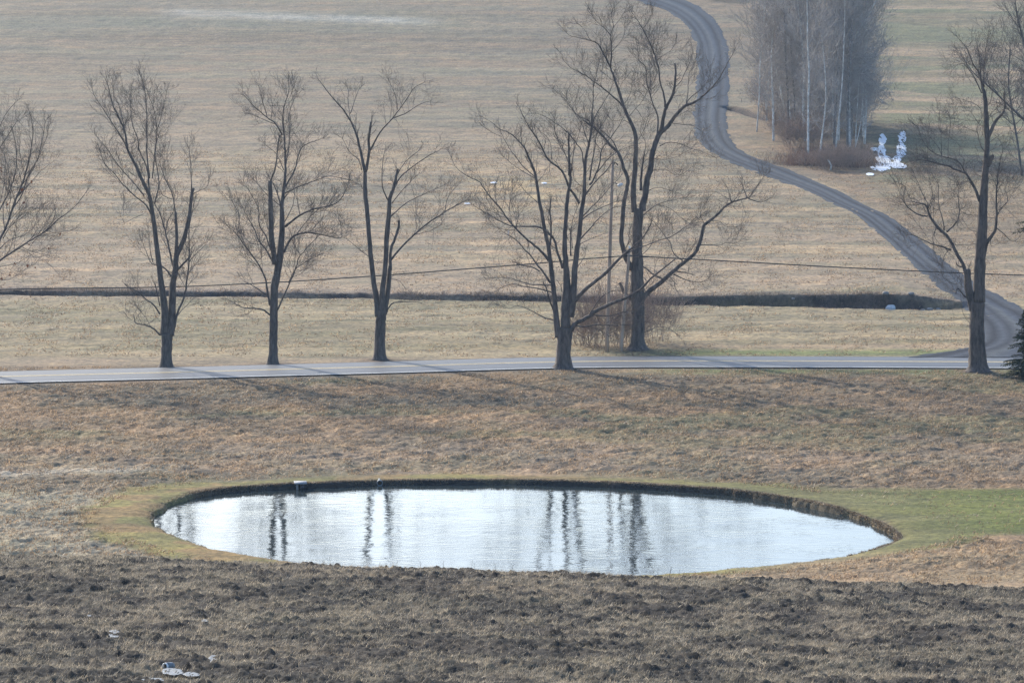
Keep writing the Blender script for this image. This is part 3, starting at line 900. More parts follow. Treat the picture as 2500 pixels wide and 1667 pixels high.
T3S = """
t 52,50,48,46 | B 838,1430 838,1290 842,1230 844,1190
t 28,25,22,21,20,20,15,10,7,5,3 | B 828,1220 820,1130 805,1030 790,880 780,760 768,620 765,530 745,430 725,350 695,280 660,230 600,160 545,90
t 30,26,22,22,24,20,15 | B 847,1210 852,1080 865,960 870,850 880,740 885,660 898,620
s t 24,22,18 | B 858,1210 877,1080 886,980
s 15,10 | B 768,530 785,450 785,380 795,290
9,2 | B 788,430 840,340 900,270 960,190 1000,130 1050,100
6,2 | B 905,270 960,250 1030,205 1080,190
4,1 | B 922,232 910,160 880,90
4,2 | B 697,285 690,230 685,170
4,2 | B 697,250 720,180 740,130
5,1 | B 752,520 735,470 690,430 660,370
4,1 | B 767,620 745,600 720,600
4,1.5 | B 790,940 740,900 680,850 640,840
s 14,11 | B 895,630 905,600 915,550 925,515
7,2 | B 915,590 940,550 1000,500 1050,465 1100,435 1135,420
4,2 | B 922,540 960,480 1020,430
5,1.5 | B 895,680 950,610 1010,550
6,2 | B 888,745 960,680 1040,640 1150,590
7,2 | B 880,670 850,600 850,500 860,430
s 16,11 | B 887,1000 890,900 905,860 925,800 930,760
11,3 | B 890,950 930,900 1000,830 1060,780 1150,720 1240,670 1270,665
4,2 | B 1000,830 1080,810 1130,780
s 8,2 | B 865,1210 880,1180 905,1155 970,1150 1040,1155
3,1.5 | B 885,1040 930,1050 955,1080
4,2 | B 1150,720 1160,660 1200,600
3,1.5 | B 860,960 820,960 790,930
3,1.5 | B 745,430 720,380 700,370
"""
T4S = """
t 122,116,116,118 | D 925,1520 928,1400 935,1300 945,1210
t 82,76,74,58,46,40,35,32,30,24,20 | D 945,1220 945,1050 955,900 950,760 940,640 935,500 945,350 955,200 965,100 985,0 980,-50
t 58,50,48,42,36,34,30,26,22,18,13,8,5 | D 985,1120 1010,900 1020,700 1040,550 1060,400 1075,250 1095,130 1100,0 C 1105,1330 1130,1200 1150,1100 1160,950 1170,800 1170,690
t 52,46,40,36,34,30,28,26,22,18,12,8,4,2 | D 885,1290 865,1130 850,950 835,800 815,640 800,540 770,400 745,250 720,120 705,0 C 680,1380 640,1290 610,1220 540,1140 480,1090 400,1060 330,1000 240,950
s 24,12 | C 975,1440 970,1250 968,1090
11,2 | C 985,1420 1010,1250 1030,1180 1060,1080
9,2 | C 1160,1050 1130,990 1060,960 1000,900 960,840 900,780 840,730
8,3 | C 1130,1180 1090,1050 1040,960 990,870 950,800
7,2 | C 1170,720 1200,600 1220,500
12,3 | C 1095,1400 1080,1250 1040,1190 990,1120 930,1060 860,1010 780,960 700,930
14,3 | C 1140,1478 1150,1400 1180,1230 1200,1100 1260,1000 1310,900
10,3 | C 1155,1060 1190,950 1250,850 1300,770 1330,680
15,3 | C 1140,1520 1170,1478 1220,1350 1240,1230 1300,1150 1370,1050 1420,960 1440,900
10,3 | C 1200,1420 1270,1330 1330,1270 1400,1230 1480,1200
14,6 | D 1095,140 1150,60 1200,0 C 1260,1420 1330,1330
20,15,10,6 | D 1055,190 1000,100 970,60 930,-50 C 880,1370 800,1310 750,1210 690,1110 620,1000 572,900
6,2 | C 590,1200 580,1140 570,1080
9,3 | C 690,1450 600,1370 520,1270 460,1180 410,1080
4,2 | C 410,1120 330,1080 260,1035
7,2 | C 690,1460 580,1400 500,1340 440,1290
7,2 | D 722,190 640,120 570,40 550,10
s 17,8 | D 812,560 820,500 825,350 815,250 825,150
22,14 | D 920,720 880,600 850,490 800,430 760,400
16,3 | D 765,400 700,380 600,380 500,375 410,340 330,290 240,240 180,200
22,16,12,9,6,3 | D 805,660 740,580 680,530 620,480 540,400 470,320 400,220 320,130 250,30 C 240,1495 150,1450 50,1380 10,1300
6,2 | D 540,400 480,410 380,390 330,370
s 18,5 | D 820,840 750,740 700,680 650,610 600,560 550,500 490,460 440,435
s 12,5 | D 730,745 660,710 590,700 540,680 505,665
12,2 | D 830,860 740,860 640,850 540,820 480,800 400,800 320,800
12,2 | D 835,920 720,890 600,870 510,850 420,880 330,930 200,958
14,9 | D 850,1080 810,980 790,900 760,840
12,2 | D 862,1150 780,1130 710,1095 620,1050 540,1030 480,1055 400,1030
38,32,26,20,14,9 | D 990,1230 1020,1180 1080,1150 1150,1110 1180,1080 1280,1030 1370,990 1440,965 1550,900 1640,810 1750,720 1840,650
10,5 | D 1140,1100 1190,1020 1250,950 1330,905 1380,905
12,5 | D 1170,1105 1290,1115 1400,1085 1490,1070 1560,1040
15,3 | D 1010,1190 1100,1200 1200,1185 1300,1190 1450,1185 1580,1165
5,2 | D 1110,1200 1200,1220 1270,1255
34,28,22,14,6 | D 1005,1000 1030,980 1090,910 1160,850 1250,780 1310,720 1400,630 1480,560 1580,470 1650,340
10,3 | D 1440,610 1500,570 1620,530 1720,490 1800,470 1900,400 1980,350
14,3 | D 1050,500 1150,390 1230,300 1330,230 1420,210
12,3 | D 1070,330 1150,270 1250,220 1350,180 1450,150
s 7,3 | D 1055,530 1150,480 1290,430
12,3 | D 1070,310 1160,220 1230,150 1300,70 1350,20 C 1400,1440
7,3 | D 1025,740 1070,670 1100,630 1105,600
s 14,8 | D 985,620 985,450 975,400
6,2 | D 1000,560 990,420 1010,300 1050,200 1060,120
s 7,4 | D 915,920 900,860 870,820
s 13,8 | D 850,990 850,820
6,2 | C 975,1380 930,1230 870,1120 850,1010
6,2 | C 830,1310 820,1180 790,1120
6,2 | C 1010,1450 1000,1380 960,1300 900,1200 850,1060
6,2 | C 1240,1230 1180,1150 1220,1060
5,2 | C 720,1180 700,1100 690,1060
"""
T5S = """
t 112,105,104,106,104,92,80,76,75 | D 1535,1395 1535,1300 1535,1200 1532,1000 1530,800 1530,650 1530,500 1535,350 1545,230
t 55,50,46,44,40,30,24,16,10,6,3 | D 1570,250 1580,180 1600,100 1610,0 C 1640,1380 1650,1280 1690,1150 1720,1090 1780,1040 1830,970 1910,880 2000,840 2080,780 2180,680 2250,560 2330,420
t 48,44,42,38,34,30,26,22,18,14,12,8,5,2 | D 1510,260 1500,180 1500,100 1505,0 C 1515,1350 1520,1200 1515,1100 1490,1030 1440,920 1410,840 1370,720 1340,630 1310,550 1270,470 1230,390 1190,350 1130,330 1040,310 970,290 950,260
s t 34,26,21,18,13 | C 1725,1085 1750,950 1770,880 1820,780 1840,690 1845,580 1838,520
7,3 | C 1835,720 1890,670 1920,600 1950,540 1970,480
18,13,10,11,9,6,2 | C 1760,880 1750,780 1720,680 1710,580 1690,500 1660,410 1620,320 1570,230 1520,150 1490,110
5,2 | C 1580,235 1620,180 1650,110
5,2 | C 1690,500 1740,460 1800,420 1840,370
16,8,3 | C 1695,1130 1700,960 1660,860 1640,780 1620,720 1605,650 1600,550 1550,500 1540,440
5,2 | C 1625,725 1670,660 1690,600
8,3 | C 1930,860 1945,780 1950,700 1960,600 1990,560 2010,480
8,3 | C 1925,865 1970,800 2050,740 2100,680 2130,600
7,2 | C 1810,1010 1880,1020 1980,1030 2060,1080
8,2 | C 1715,1200 1790,1170 1880,1180 1980,1220 2080,1250 2180,1300
13,7,3 | C 1312,560 1320,440 1320,370 1315,290 1335,220 1320,130 1330,80
5,2 | C 1315,300 1270,240 1200,180 1170,140
4,2 | C 1335,230 1390,160 1420,110
5,2 | C 1325,425 1390,350 1420,300 1430,230
4,2 | C 1145,330 1100,250 1050,200
14,8,3 | C 1420,880 1340,800 1270,740 1190,680 1120,630 1050,590 990,560 930,500
5,2 | C 1175,680 1190,600 1220,510 1250,440
6,3 | C 1500,1050 1430,990 1330,990 1300,960
6,2 | C 1460,960 1530,880 1580,820 1610,760
6,2 | C 1420,860 1470,780 1490,680
t 45,38,34,34,34,30,27,24,20,16,10 | D 1490,730 1440,640 1410,540 1400,480 1410,350 1420,200 1440,100 1455,10 C 1445,1440 1420,1380 1385,1270 1320,1200 1260,1130 1180,1050 1090,990
10,4 | C 1370,1240 1330,1160 1250,1080 1160,1030
s 24,12 | C 1560,1560 1562,1478 1575,1350 1590,1260
6,2 | C 1580,1300 1600,1180 1560,1100
46,38,32,30,28,26,20,14,9 | D 1560,1000 1590,950 1640,900 1720,840 1800,770 1880,700 1960,640 2010,590 2040,520 2060,450 2080,370 2130,330 2200,270 2260,210 2330,170 H 1140,812 1200,797
5,2 | H 1200,800 1235,750 1260,715
5,2 | H 1195,800 1180,760 1170,735
5,2 | H 1130,815 1120,770 1110,750
5,2 | H 1200,800 1250,815 1285,800
12,9 | D 1575,710 1600,720 1660,770 1720,800 1750,820
s 12,4 | D 1850,740 1870,750 1940,760 2010,780
11,3 | D 1830,770 1910,810 1980,830 2060,835 2120,800
5,2 | D 1800,790 1830,830 1845,890
8,2 | D 2050,530 2130,530 2200,535 2260,515 2320,520
5,2 | D 2130,330 2210,340 2260,380 2340,385
9,6,3 | D 1905,660 1830,600 1800,510 1760,460 1700,380 1640,320 1590,310
6,2 | D 1760,480 1850,440 1930,380 2010,330 2080,280
10,5,3 | D 1575,290 1650,230 1700,200 1790,170 1900,150
6,2 | D 1700,200 1800,230 1880,300 1950,350
s 34,22 | D 1500,985 1430,930 1390,840
7,2 | D 1580,1250 1660,1220 1720,1200 1800,1220 1850,1260
6,2 | D 1600,100 1700,60 1820,90 1900,120
6,2 | C 1640,1400 1760,1390 1860,1440 1950,1400
6,2 | C 1650,1300 1740,1310 1850,1290 1920,1250
6,2 | D 1560,620 1640,540 1680,430
6,2 | D 1500,560 1460,460 1480,380
6,2 | C 1520,1180 1580,1080 1620,960
6,2 | D 2085,365 2050,280 2080,200
"""
T7S = """
t 150,142,132,126,122,118 | F 828,1485 824,1350 820,1200 818,1100 820,1000 822,900
t 98,95,94,90,88,82,74,66,56,44,42,42,38,30,16,10,6,3 | F 842,900 840,700 845,550 855,400 865,250 870,100 876,0 884,-120 E 890,1300 905,1100 905,1000 900,880 895,750 885,640 865,560 840,450 790,380 760,300 720,220 650,140
s t 74,66,60,54 | F 795,960 770,880 745,760 737,615
s 13,3 | F 745,640 752,600 768,560
30,28,26,24,20,14,8 | F 725,680 710,600 680,540 640,470 600,390 560,330 500,280 460,230 420,170 400,110 380,70 300,50 260,40
14,8,4 | F 400,165 340,160 280,130 220,80 200,30 E 200,1460 210,1420 150,1380
8,3 | F 400,110 430,30 E 440,1450 420,1380
15,9,4 | F 560,300 620,250 660,190 670,110 660,0 E 665,1440
10,3 | F 540,290 530,200 500,100 490,0 E 490,1400 450,1330 420,1260
8,4 | F 480,250 440,350 450,390
16,8,3 | F 600,455 520,425 440,405 370,375 280,330 200,330
s 14,8 | F 695,600 660,590 640,560
s 15,6 | F 730,860 700,830 660,780 645,800 640,830
4,2 | F 680,800 690,950 720,1030 745,1060
s 5,3 | F 590,450 545,500 530,570 535,660
3,2 | F 700,650 680,720 640,745 590,730 530,680 520,600
s 28,22,16 | E 845,1540 800,1430 750,1340 710,1280
s 20,12,4 | E 725,1300 640,1270 580,1240 480,1215 400,1195 310,1185 270,1195 200,1210
13,7,3 | E 712,1285 690,1235 640,1190 570,1170 500,1150 430,1110 380,1060 340,980 310,900
6,2 | E 700,1240 710,1180 670,1140 675,1080 640,1030 600,1000
6,2 | E 520,1150 490,1080 420,990 390,920
6,2 | E 520,1150 515,1020 510,900 500,800
6,2 | E 575,1170 575,1050 590,920 590,820
38,20,12,5 | F 870,500 900,400 940,340 975,280 985,180 985,80 E 985,1520 990,1400 1000,1280 1040,1100
10,3 | F 985,165 1030,100 1080,30 E 1060,1420 1120,1350
9,3 | F 985,265 1040,310 1090,360 1140,380 1190,330
8,3 | F 825,160 740,155 690,130 680,110
6,2 | F 935,370 945,420 1000,400
14,8,4 | E 872,570 850,480 845,380 840,300 820,200
10,2 | E 880,570 880,400 895,300 900,200 920,100
12,3 | E 858,620 820,530 790,470 740,400 700,300
6,2 | E 895,640 910,560 960,560 1000,550
6,2 | E 865,620 820,540 720,380 650,380
s 36,30,26,18,14,8 | E 900,1020 945,930 970,870 1010,820 1040,790 1060,730 1055,680 1055,600
5,2 | E 1060,640 1110,600 1120,540 1160,510
5,2 | E 1030,720 1000,700
10,3 | E 885,1120 850,1060 830,980 820,920 835,870
5,2 | E 835,875 800,830 770,780
6,2 | E 840,850 720,850 640,840
s 50,44 | E 905,1240 938,1170 942,1150
6,2 | F 830,300 760,280 700,200
5,2 | F 815,400 740,410 640,410
6,2 | F 470,260 460,340 520,420
6,2 | E 850,750 780,700 640,660
8,3 | F 410,160 400,60 E 380,1520 340,1440 280,1300
"""
T0S = """
t 70,56,46 | G -300,2010 -290,1800 -270,1650
t 46,36,28,20 | G -270,1680 -230,1500 -160,1350 -100,1150
t 36,26,18 | G -280,1700 -300,1400 -260,1100 -200,850
16,9,3 | G -200,1500 -100,1370 0,1270 90,1210 180,1150 280,1090 370,1010 450,950 500,900 560,820
20,14,9,4 | G -150,1400 -60,1290 0,1140 40,1050 80,940 110,860 150,760 180,650 200,540 210,430 190,330
8,3 | G 80,940 140,850 180,730 240,620 270,500 290,380
6,2 | G 130,800 200,710 250,600 300,480 310,420
11,6,3 | G -90,1150 -40,1050 0,940 60,830 100,700 105,560 80,440
10,5,3 | G -200,900 -80,700 0,550 60,460 110,380
9,3 | G -210,800 -60,500 0,410 40,330 110,250
6,2 | G 20,1130 60,1060 120,990 125,900
6,2 | G 0,1195 60,1140 150,1110 220,1050 240,960
5,2 | G 60,1060 160,980 250,930
5,2 | G -60,1330 0,1310 100,1290 170,1250 250,1210
5,2 | G -100,1360 0,1390 60,1390 140,1340 200,1300
5,2 | G 180,1150 260,1110 370,1090 450,1080
6,2 | G 30,1080 20,940 40,820 40,700
6,2 | G -20,980 30,760 30,560 20,480
6,2 | G 110,860 180,790 260,700 340,640
5,2 | G -160,1350 -60,1300 10,1350
"""
T1 = traced_tree('bare_tree', T1S, TB['a'], "bare tree splitting low into two tall stems, leftmost whole tree behind the road", 11, 'bare roadside trees', dens=1.25)
T2 = traced_tree('bare_tree', T2S, TB['b'], "slim bare tree with a dense fine crown and single straight trunk behind the road", 12, 'bare roadside trees', dens=1.4)
T3 = traced_tree('bare_tree', T3S, TB['c'], "sparse bare tree with two long stems and a limb reaching far right", 13, 'bare roadside trees', dens=1.0)
T4 = traced_tree('bare_tree', T4S, TB['d'], "many-limbed bare tree standing on the near verge in front of the wooden pole", 14, 'bare roadside trees', dens=1.15, bark='bark_old', lean=.4, tl=.95)
T5 = traced_tree('bare_tree', T5S, TB['e'], "tallest bare tree with a heavy low limb sweeping right, behind the road", 15, 'bare roadside trees', dens=1.3, bark='bark_old', tl=1.15)
T7 = traced_tree('bare_tree', T7S, TB['f'], "thick old bare tree with a snapped low stem at the lane entrance", 17, 'bare roadside trees', dens=1.3, bark='bark_old', tl=1.15, lean=.4, up=.04, wig=.26)
b0 = hit(-115, 905); T0 = traced_tree('bare_tree', T0S, b0, "bare tree at the left edge with upswept branches and a few rusty leaves", 18, 'bare roadside trees', dens=1.1, bark='bark', lean=.4, rmin=.004)
# rusty leaves left on the edge tree
lm = MB(); rg = random.Random(4)
for (gx, gy) in [(185, 1172), (312, 1192), (385, 1103), (50, 912), (12, 1385), (85, 1300), (225, 1320), (10, 700), (95, 1290), (205, 770), (150, 905), (180, 1305), (60, 1360), (5, 680), (140, 820)]:
    for k in range(3):
        p = at_depth(gx / 2.613 + rg.uniform(-2, 2), 150 + gy / 2.613 + rg.uniform(-2, 2), b0[1] + rg.uniform(-.3, .3))
        b_ = len(lm.v); a = rg.uniform(0, 6.28); s_ = rg.uniform(.05, .10)
        for q in ((-1, 0, .3), (0, -1, -.8), (1, 0, .2), (0, 1, .9)):
            lm.v.append((p[0] + s_ * q[0] * math.cos(a), p[1] + s_ * q[0] * math.sin(a), p[2] + s_ * q[2]))
        lm.f.append((b_, b_ + 1, b_ + 2, b_ + 3))
lm.build('dead_leaves', M['dead_leaf'], T0, tuple(float(v) for v in b0), smooth=False)

# ------------------------------------------------------------------ distant pale-trunked grove
def bushy(name, c, r, h, n, label, cat, seed, mt, group=None, spread=.6, up=.12, parts=True):
    rng = random.Random(seed)
    base = (float(c[0]), float(c[1]), gz1(c[0], c[1]))
    mb = MB()
    for i in range(n):
        a = rng.uniform(0, 6.283); q = r * math.sqrt(rng.random()) * .75
        p = (base[0] + q * math.cos(a), base[1] + q * math.sin(a), 0)
        p = (p[0], p[1], gz1(p[0], p[1]) - .05)
        o = rng.uniform(.1, spread)
        d = norm((math.cos(a) * o, math.sin(a) * o, 1))
        grow(mb, p, d, h * rng.uniform(.55, 1.0), .014, 2, rng, up, .22, .8, .007 if base[1] < 300 else .010)
    o = mb.build(name, mt, None, base)
    return tag(o, label, cat, group)

def far_tree(name, line, w0, label, seed, group, bark, height=None, dens=1.0, fork=None, Yadd=0, steep=.55, tw='twig_far', rmin=.014, curve=None, base=None, arms=()):
    """line: display px points from the base up; continues above the picture to its height"""
    rng = random.Random(seed)
    b = hit(line[0][0] * DS, line[0][1] * DS) if base is None else base
    Y0 = b[1]
    root = thing(name, (b[0], b[1], b[2]), label, 'tree', group)
    drift = rng.uniform(-.12, .12)
    pts = []
    for (x, y) in line:
        p = at_depth(x * DS, y * DS, Y0); pts.append([p[0], Y0 + (p[2] - b[2]) * drift, p[2]])
    pts[0][2] = b[2] - .2; pts[0][1] = Y0
    top = pts[-1][2] - b[2]
    if height and top < height:
        a, c = pts[-2], pts[-1]; d = norm((c[0] - a[0], c[1] - a[1], c[2] - a[2]))
        k = 4
        for i in range(k):
            s = (height - top) / k
            d = norm((d[0] * .8 + rng.gauss(0, .03), d[1] + rng.gauss(0, .03), d[2]))
            c = [c[0] + d[0] * s, c[1] + d[1] * s, c[2] + d[2] * s]; pts.append(c)
    pts = [tuple(p) for p in catmull(pts, 4)]
    n = len(pts); H = pts[-1][2] - b[2]
    rad = [max(.015, w0 / 2 * (1 - .93 * (i / (n - 1)) ** .9)) for i in range(n)]
    tr = MB(); tr.tube(pts, rad, 7, wob=.12, rng=rng)
    cr = MB()
    for (ax, w_) in arms:
        q = [at_depth(x * DS, y * DS, Y0 - .5 - .1 * i) for i, (x, y) in enumerate(ax)]
        q = [tuple(v) for v in catmull(q, 4)]
        cr.tube(q, [w_ / 2 * (1 - .8 * i / len(q)) for i in range(len(q))], 5)
        for i in range(2, len(q), 1):
            sv_ = norm((rng.gauss(0, 1), rng.gauss(0, 1), rng.gauss(0, .8) + .3))
            grow(cr, q[i], sv_, rng.uniform(.7, 1.6), .02, 2, rng, .05, .25, .8, rmin)
    h = .06 * H
    while h < H * .99:
        f = h / H
        i = min(range(n), key=lambda k: abs(pts[k][2] - b[2] - h))
        a = pts[i]; an = rng.uniform(0, 6.283)
        st = steep + rng.uniform(-.25, .35)
        d = norm((math.cos(an) * .95, math.sin(an) * .95, st + .2 * f))
        L = (1.5 + 3.0 * min(f * 1.6, 1) * (1 - f * .75)) * rng.uniform(.55, 1.2)
        if f < .3: L *= .75
        grow(cr, a, d, L, max(.02, rad[i] * .35), 2, rng, .12, .18, .9, rmin)
        h += (.20 if f > .2 else .45) / dens * rng.uniform(.5, 1.4)
    org = tuple(float(v) for v in b)
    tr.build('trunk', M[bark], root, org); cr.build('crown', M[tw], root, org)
    return root

def g4(x, y): return ((1700 + x / 2.94) / DS, y / 2.94 / DS)
G = 'pale trees of the hillside grove'
GR = [
 ([(665, 935), (635, 800), (600, 620), (565, 480), (545, 380), (510, 150), (490, 0)], .34, 'birch', "white-barked tree at the left side of the hillside grove, its trunk curving left", 22),
 ([(690, 960), (665, 760), (650, 600), (635, 430), (615, 280), (590, 100), (580, 0)], .28, 'birch', "second pale trunk from the left in the hillside grove, slightly spotted", 21),
 ([(720, 1000), (708, 820), (700, 620), (688, 420), (680, 200), (675, 0)], .30, 'bark_far', "dark-topped straight trunk left of the brightest white trunk in the grove", 22),
 ([(803, 1120), (800, 900), (800, 700), (803, 520), (792, 330), (788, 150), (785, 0)], .30, 'birch', "tall white trunk running straight up through the middle of the grove", 24),
 ([(885, 1110), (900, 980), (918, 830), (926, 700), (922, 560), (915, 460)], .26, 'birch', "shorter white forked tree at the front foot of the grove", 13),
 ([(1000, 1075), (1012, 920), (1025, 820), (1040, 640), (1050, 450), (1055, 260), (1060, 60)], .24, 'birch', "thin pale leaning trunk just right of the forked white tree", 20),
 ([(1020, 1010), (1022, 800), (1018, 600), (1020, 400), (1030, 200), (1052, 60), (1060, 0)], .34, 'birch', "broken-bright white trunk in the right half of the grove", 23),
 ([(1098, 1060), (1096, 850), (1098, 600), (1100, 480), (1120, 320), (1180, 200), (1250, 90)], .42, 'birch', "big pale tree leaning right over the field at the grove's right side", 22),
 ([(1085, 1070), (1083, 800), (1088, 600), (1095, 400), (1110, 200), (1120, 0)], .38, 'bark_far', "dark straight trunk close behind the right-leaning pale tree", 23),
 ([(1140, 1060), (1146, 900), (1152, 780), (1160, 640)], .16, 'birch', "thin low sapling with a pale stem at the right end of the grove", 8),
 ([(1135, 1065), (1165, 960), (1182, 860), (1190, 780)], .14, 'birch', "short leaning sapling, farthest right of the pale stems", 7),
 ([(640, 900), (630, 820), (615, 740), (590, 700)], .30, 'bark_far', "dark crooked tree with one arm reaching left from the grove", 9),
]
arms_by = {11: [([(590, 710), (540, 690), (490, 680), (440, 695), (400, 670), (380, 640)], .22), ([(480, 685), (450, 650), (430, 620)], .1)],
           8: [([(1110, 600), (1150, 550), (1200, 535), (1260, 570), (1310, 630)], .16), ([(1100, 680), (1130, 620), (1190, 590), (1260, 610), (1330, 660), (1370, 700)], .16), ([(1110, 740), (1170, 680), (1230, 665), (1300, 700), (1390, 760)], .14)],
           4: [([(930, 750), (955, 670), (980, 600), (990, 560)], .14), ([(930, 820), (1000, 740), (1040, 700)], .08), ([(900, 880), (850, 865), (800, 885)], .08)]}
for i, (ln, w, bk, lb, H) in enumerate(GR):
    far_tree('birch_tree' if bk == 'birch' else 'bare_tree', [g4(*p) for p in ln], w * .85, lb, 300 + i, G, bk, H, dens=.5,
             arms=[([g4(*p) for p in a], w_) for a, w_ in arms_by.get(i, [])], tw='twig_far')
rg = random.Random(77)
fx = hit(*[v * DS for v in g4(900, 1090)])
for i in range(15):
    t = rg.random()
    xx = fx[0] + rg.uniform(-8.0, 5.6); yy = fx[1] + rg.uniform(5, 42)
    b = np.array([xx + (yy - fx[1]) * .07, yy, gz1(xx + (yy - fx[1]) * .07, yy)])
    H = rg.uniform(14, 23); ln = rg.uniform(-.06, .06)
    pp = []
    for k in range(5):
        z = b[2] + H * k / 5
        p = to_px(b[0] + ln * H * k / 5 + rg.gauss(0, .12), b[1], z); pp.append((p[0] / DS, p[1] / DS))
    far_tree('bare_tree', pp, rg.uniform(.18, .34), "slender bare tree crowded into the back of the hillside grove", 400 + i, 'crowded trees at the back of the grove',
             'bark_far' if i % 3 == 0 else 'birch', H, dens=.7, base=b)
# low growth under the grove
for i, (x, y, r, h, n, lb) in enumerate([
    (860, 1205, 2.0, 1.6, 60, "rust-brown shrub low at the front foot of the grove"),
    (1000, 1218, 2.4, 2.3, 80, "broad dark reddish thicket under the forked white tree"),
    (1120, 1205, 2.0, 2.2, 60, "dark thicket at the right foot of the grove beside the snow"),
    (1215, 1170, 1.3, 1.5, 36, "small dark bush at the grove's right corner nearest the snow"),
    (760, 1060, 2.8, 3.2, 90, "reddish thicket at the left foot of the grove"),
    (640, 950, 2.6, 2.6, 70, "grey-brown bush on the left flank of the grove"),
    (560, 780, 2.6, 3.0, 60, "thin pinkish bush behind the dark crooked tree left of the grove"),
    (150, -10, 4.0, 2.6, 80, "dark bush beyond the lane's top bend"),
    (1950, 1260, 0, 0, 0, '')]):
    if not n: continue
    p = hit(*[v * DS for v in g4(x, y)])
    bushy('thicket', p, r, h, n, lb, 'bush', 500 + i, M['shrub_twig'], 'thickets around the grove')
# saplings and brush filling the grove
rgs = random.Random(88)
for i in range(16):
    xx = 600 + 560 * (i + .5) / 16 + rgs.uniform(-20, 20)
    p = hit(*[v * DS for v in g4(xx, 1040 - 140 * abs(xx - 960) / 400 + rgs.uniform(-60, 20))])
    p = p + np.array([0.12, 1, 0]) * rgs.uniform(1, 16)
    bushy('thicket', p, 1.5, rgs.uniform(3.5, 8), 16, "tall thin brush standing among the grove's stems", 'bush', 560 + i, M['twig_far'], 'tall brush inside the grove', spread=.25, up=.2)
# brown undergrowth that cannot be counted
xs, ys = [], []
r_ = np.random.default_rng(60)
c0 = hit(*[v * DS for v in g4(985, 1205)])
n_ = 20000
ux = r_.normal(-.5, 2.4, n_) + c0[0]; uy = c0[1] + 1 + np.abs(r_.normal(0, 8, n_))
hh = r_.uniform(.2, 1.0, n_) * (.4 + 1.0 * fbm(ux / 1.5, uy / 1.5, 61, 3))
blades("undergrowth", ux + (uy - c0[1]) * .1, uy, hh, np.full(n_, .03), .35, M['brush'], "reddish-brown undergrowth beneath the grove", 62, tilt=(0, 0))

# bare trees at the far right edge
far_tree('bare_tree', [(2348, 405), (2338, 330), (2325, 250), (2318, 190), (2322, 120)], .26, "slim grey sapling at the far right edge beyond the lane", 701, 'trees at the right edge', 'bark', 14, dens=.6, tw='twig', rmin=.009)
b_ = hit(2600, 470)
far_tree('bare_tree', [(2600 / DS, 470 / DS), (2440, 360), (2352, 275), (2290, 215), (2240, 170), (2215, 135)], .42, "dark trunk leaning left into the picture from the right edge", 702, 'trees at the right edge', 'bark', None, dens=.7, base=b_, tw='twig', rmin=.009)
b_ = hit(2560, 440)
far_tree('bare_tree', [(2560 / DS, 440 / DS), (2400, 300), (2375, 200), (2350, 110), (2330, 30)], .36, "bare tree with drooping twigs cut off by the upper right edge", 703, 'trees at the right edge', 'bark', 19, dens=.8, base=b_, tw='twig', rmin=.009)

# ------------------------------------------------------------------ roadside shrubs round the poles
for i, (x, y, r, h, n, lb) in enumerate([
    (1385, 798, 1.6, 3.2, 48, "russet bare shrub wrapped round the foot of the wooden pole"),
    (1435, 795, 1.2, 3.0, 36, "bare shrub packed between the two poles' feet and the tall tree"),
    (1345, 792, 1.2, 1.8, 40, "low bare shrub left of the wooden pole"),
    (1500, 785, 1.6, 3.3, 38, "grey-brown bare shrub behind the tall tree's right side")]):
    p = hit(x * DS, y * DS)
    bushy('bare_shrub', p, r, h, n, lb, 'shrub', 800 + i, M['shrub_twig'], 'bare shrubs by the poles', spread=.45)
p = hit(1240 * 1.0, 0) if False else None

# ------------------------------------------------------------------ utility poles and cable
pb = hit(1481, 858); PY = pb[1]
def pole(base, toppx, Yd, d, label, parts):
    root = thing('utility_pole', base, label, 'pole', 'utility poles')
    tp = at_depth(toppx[0], toppx[1], Yd); o = tuple(float(v) for v in base)
    mb = MB(); n = 10
    pts = [tuple(base + (tp - base) * i / n) for i in range(n + 1)]; pts[0] = (base[0], base[1], base[2] - .3)
    mb.tube(pts, [d / 2 * (1 - .28 * i / n) for i in range(n + 1)], 12)
    mb.build('shaft', M['pole_wood'], root, o)
    return root, tp, o
root, tp, o = pole(pb, (1496, 393), PY, .27, "tall leaning wooden utility pole rising from the russet shrub", True)
mb = MB()   # pole-top bracket with insulator
mb.tube([(tp[0], tp[1], tp[2] - .12), (tp[0] + .22, tp[1], tp[2] - .14), (tp[0] + .34, tp[1], tp[2] - .26)], [.03, .03, .05], 6)
mb.build('bracket', M['dark_metal'], root, o)
lp = at_depth(1512, 452, PY)
ax = at_depth(1491, 449, PY); arm = MB()
arm.tube([tuple(ax), tuple(ax + (lp - ax) * .5 + (0, 0, .10)), tuple(lp + (-.12, 0, .05))], [.03, .028, .025], 6)
armo = arm.build('lamp_arm', M['dark_metal'], root, o)
hd = MB(); hd.lathe([(.02, -.2), (.07, -.16), (.11, -.02), (.10, .12), (.03, .2)], (lp[0] + .05, lp[1], lp[2]), 12, rot=Vector((1, 0, .35)).to_track_quat('Z', 'Y').to_matrix())
hd.build('lamp_head', M['white_ceramic'], root, o)
sb = hit(1515, 858)
root2, tp2, o2 = pole(sb, (1537, 606), sb[1], .26, "short grey wooden pole half hidden behind the tall tree", True)
mb = MB(); mb.lathe([(.0, -.09), (.06, -.08), (.085, -.02), (.05, .03), (.07, .07), (.0, .1)], (tp2[0], tp2[1], tp2[2] + .06), 10)
mb.build('insulator', M['white_ceramic'], root2, o2)
CY_ = sb[1]
def cable_pts(P):
    Q = [at_depth(x, y, CY_ + .2 * 0) for x, y in P]
    return [tuple(v) for v in catmull(Q, 10)]
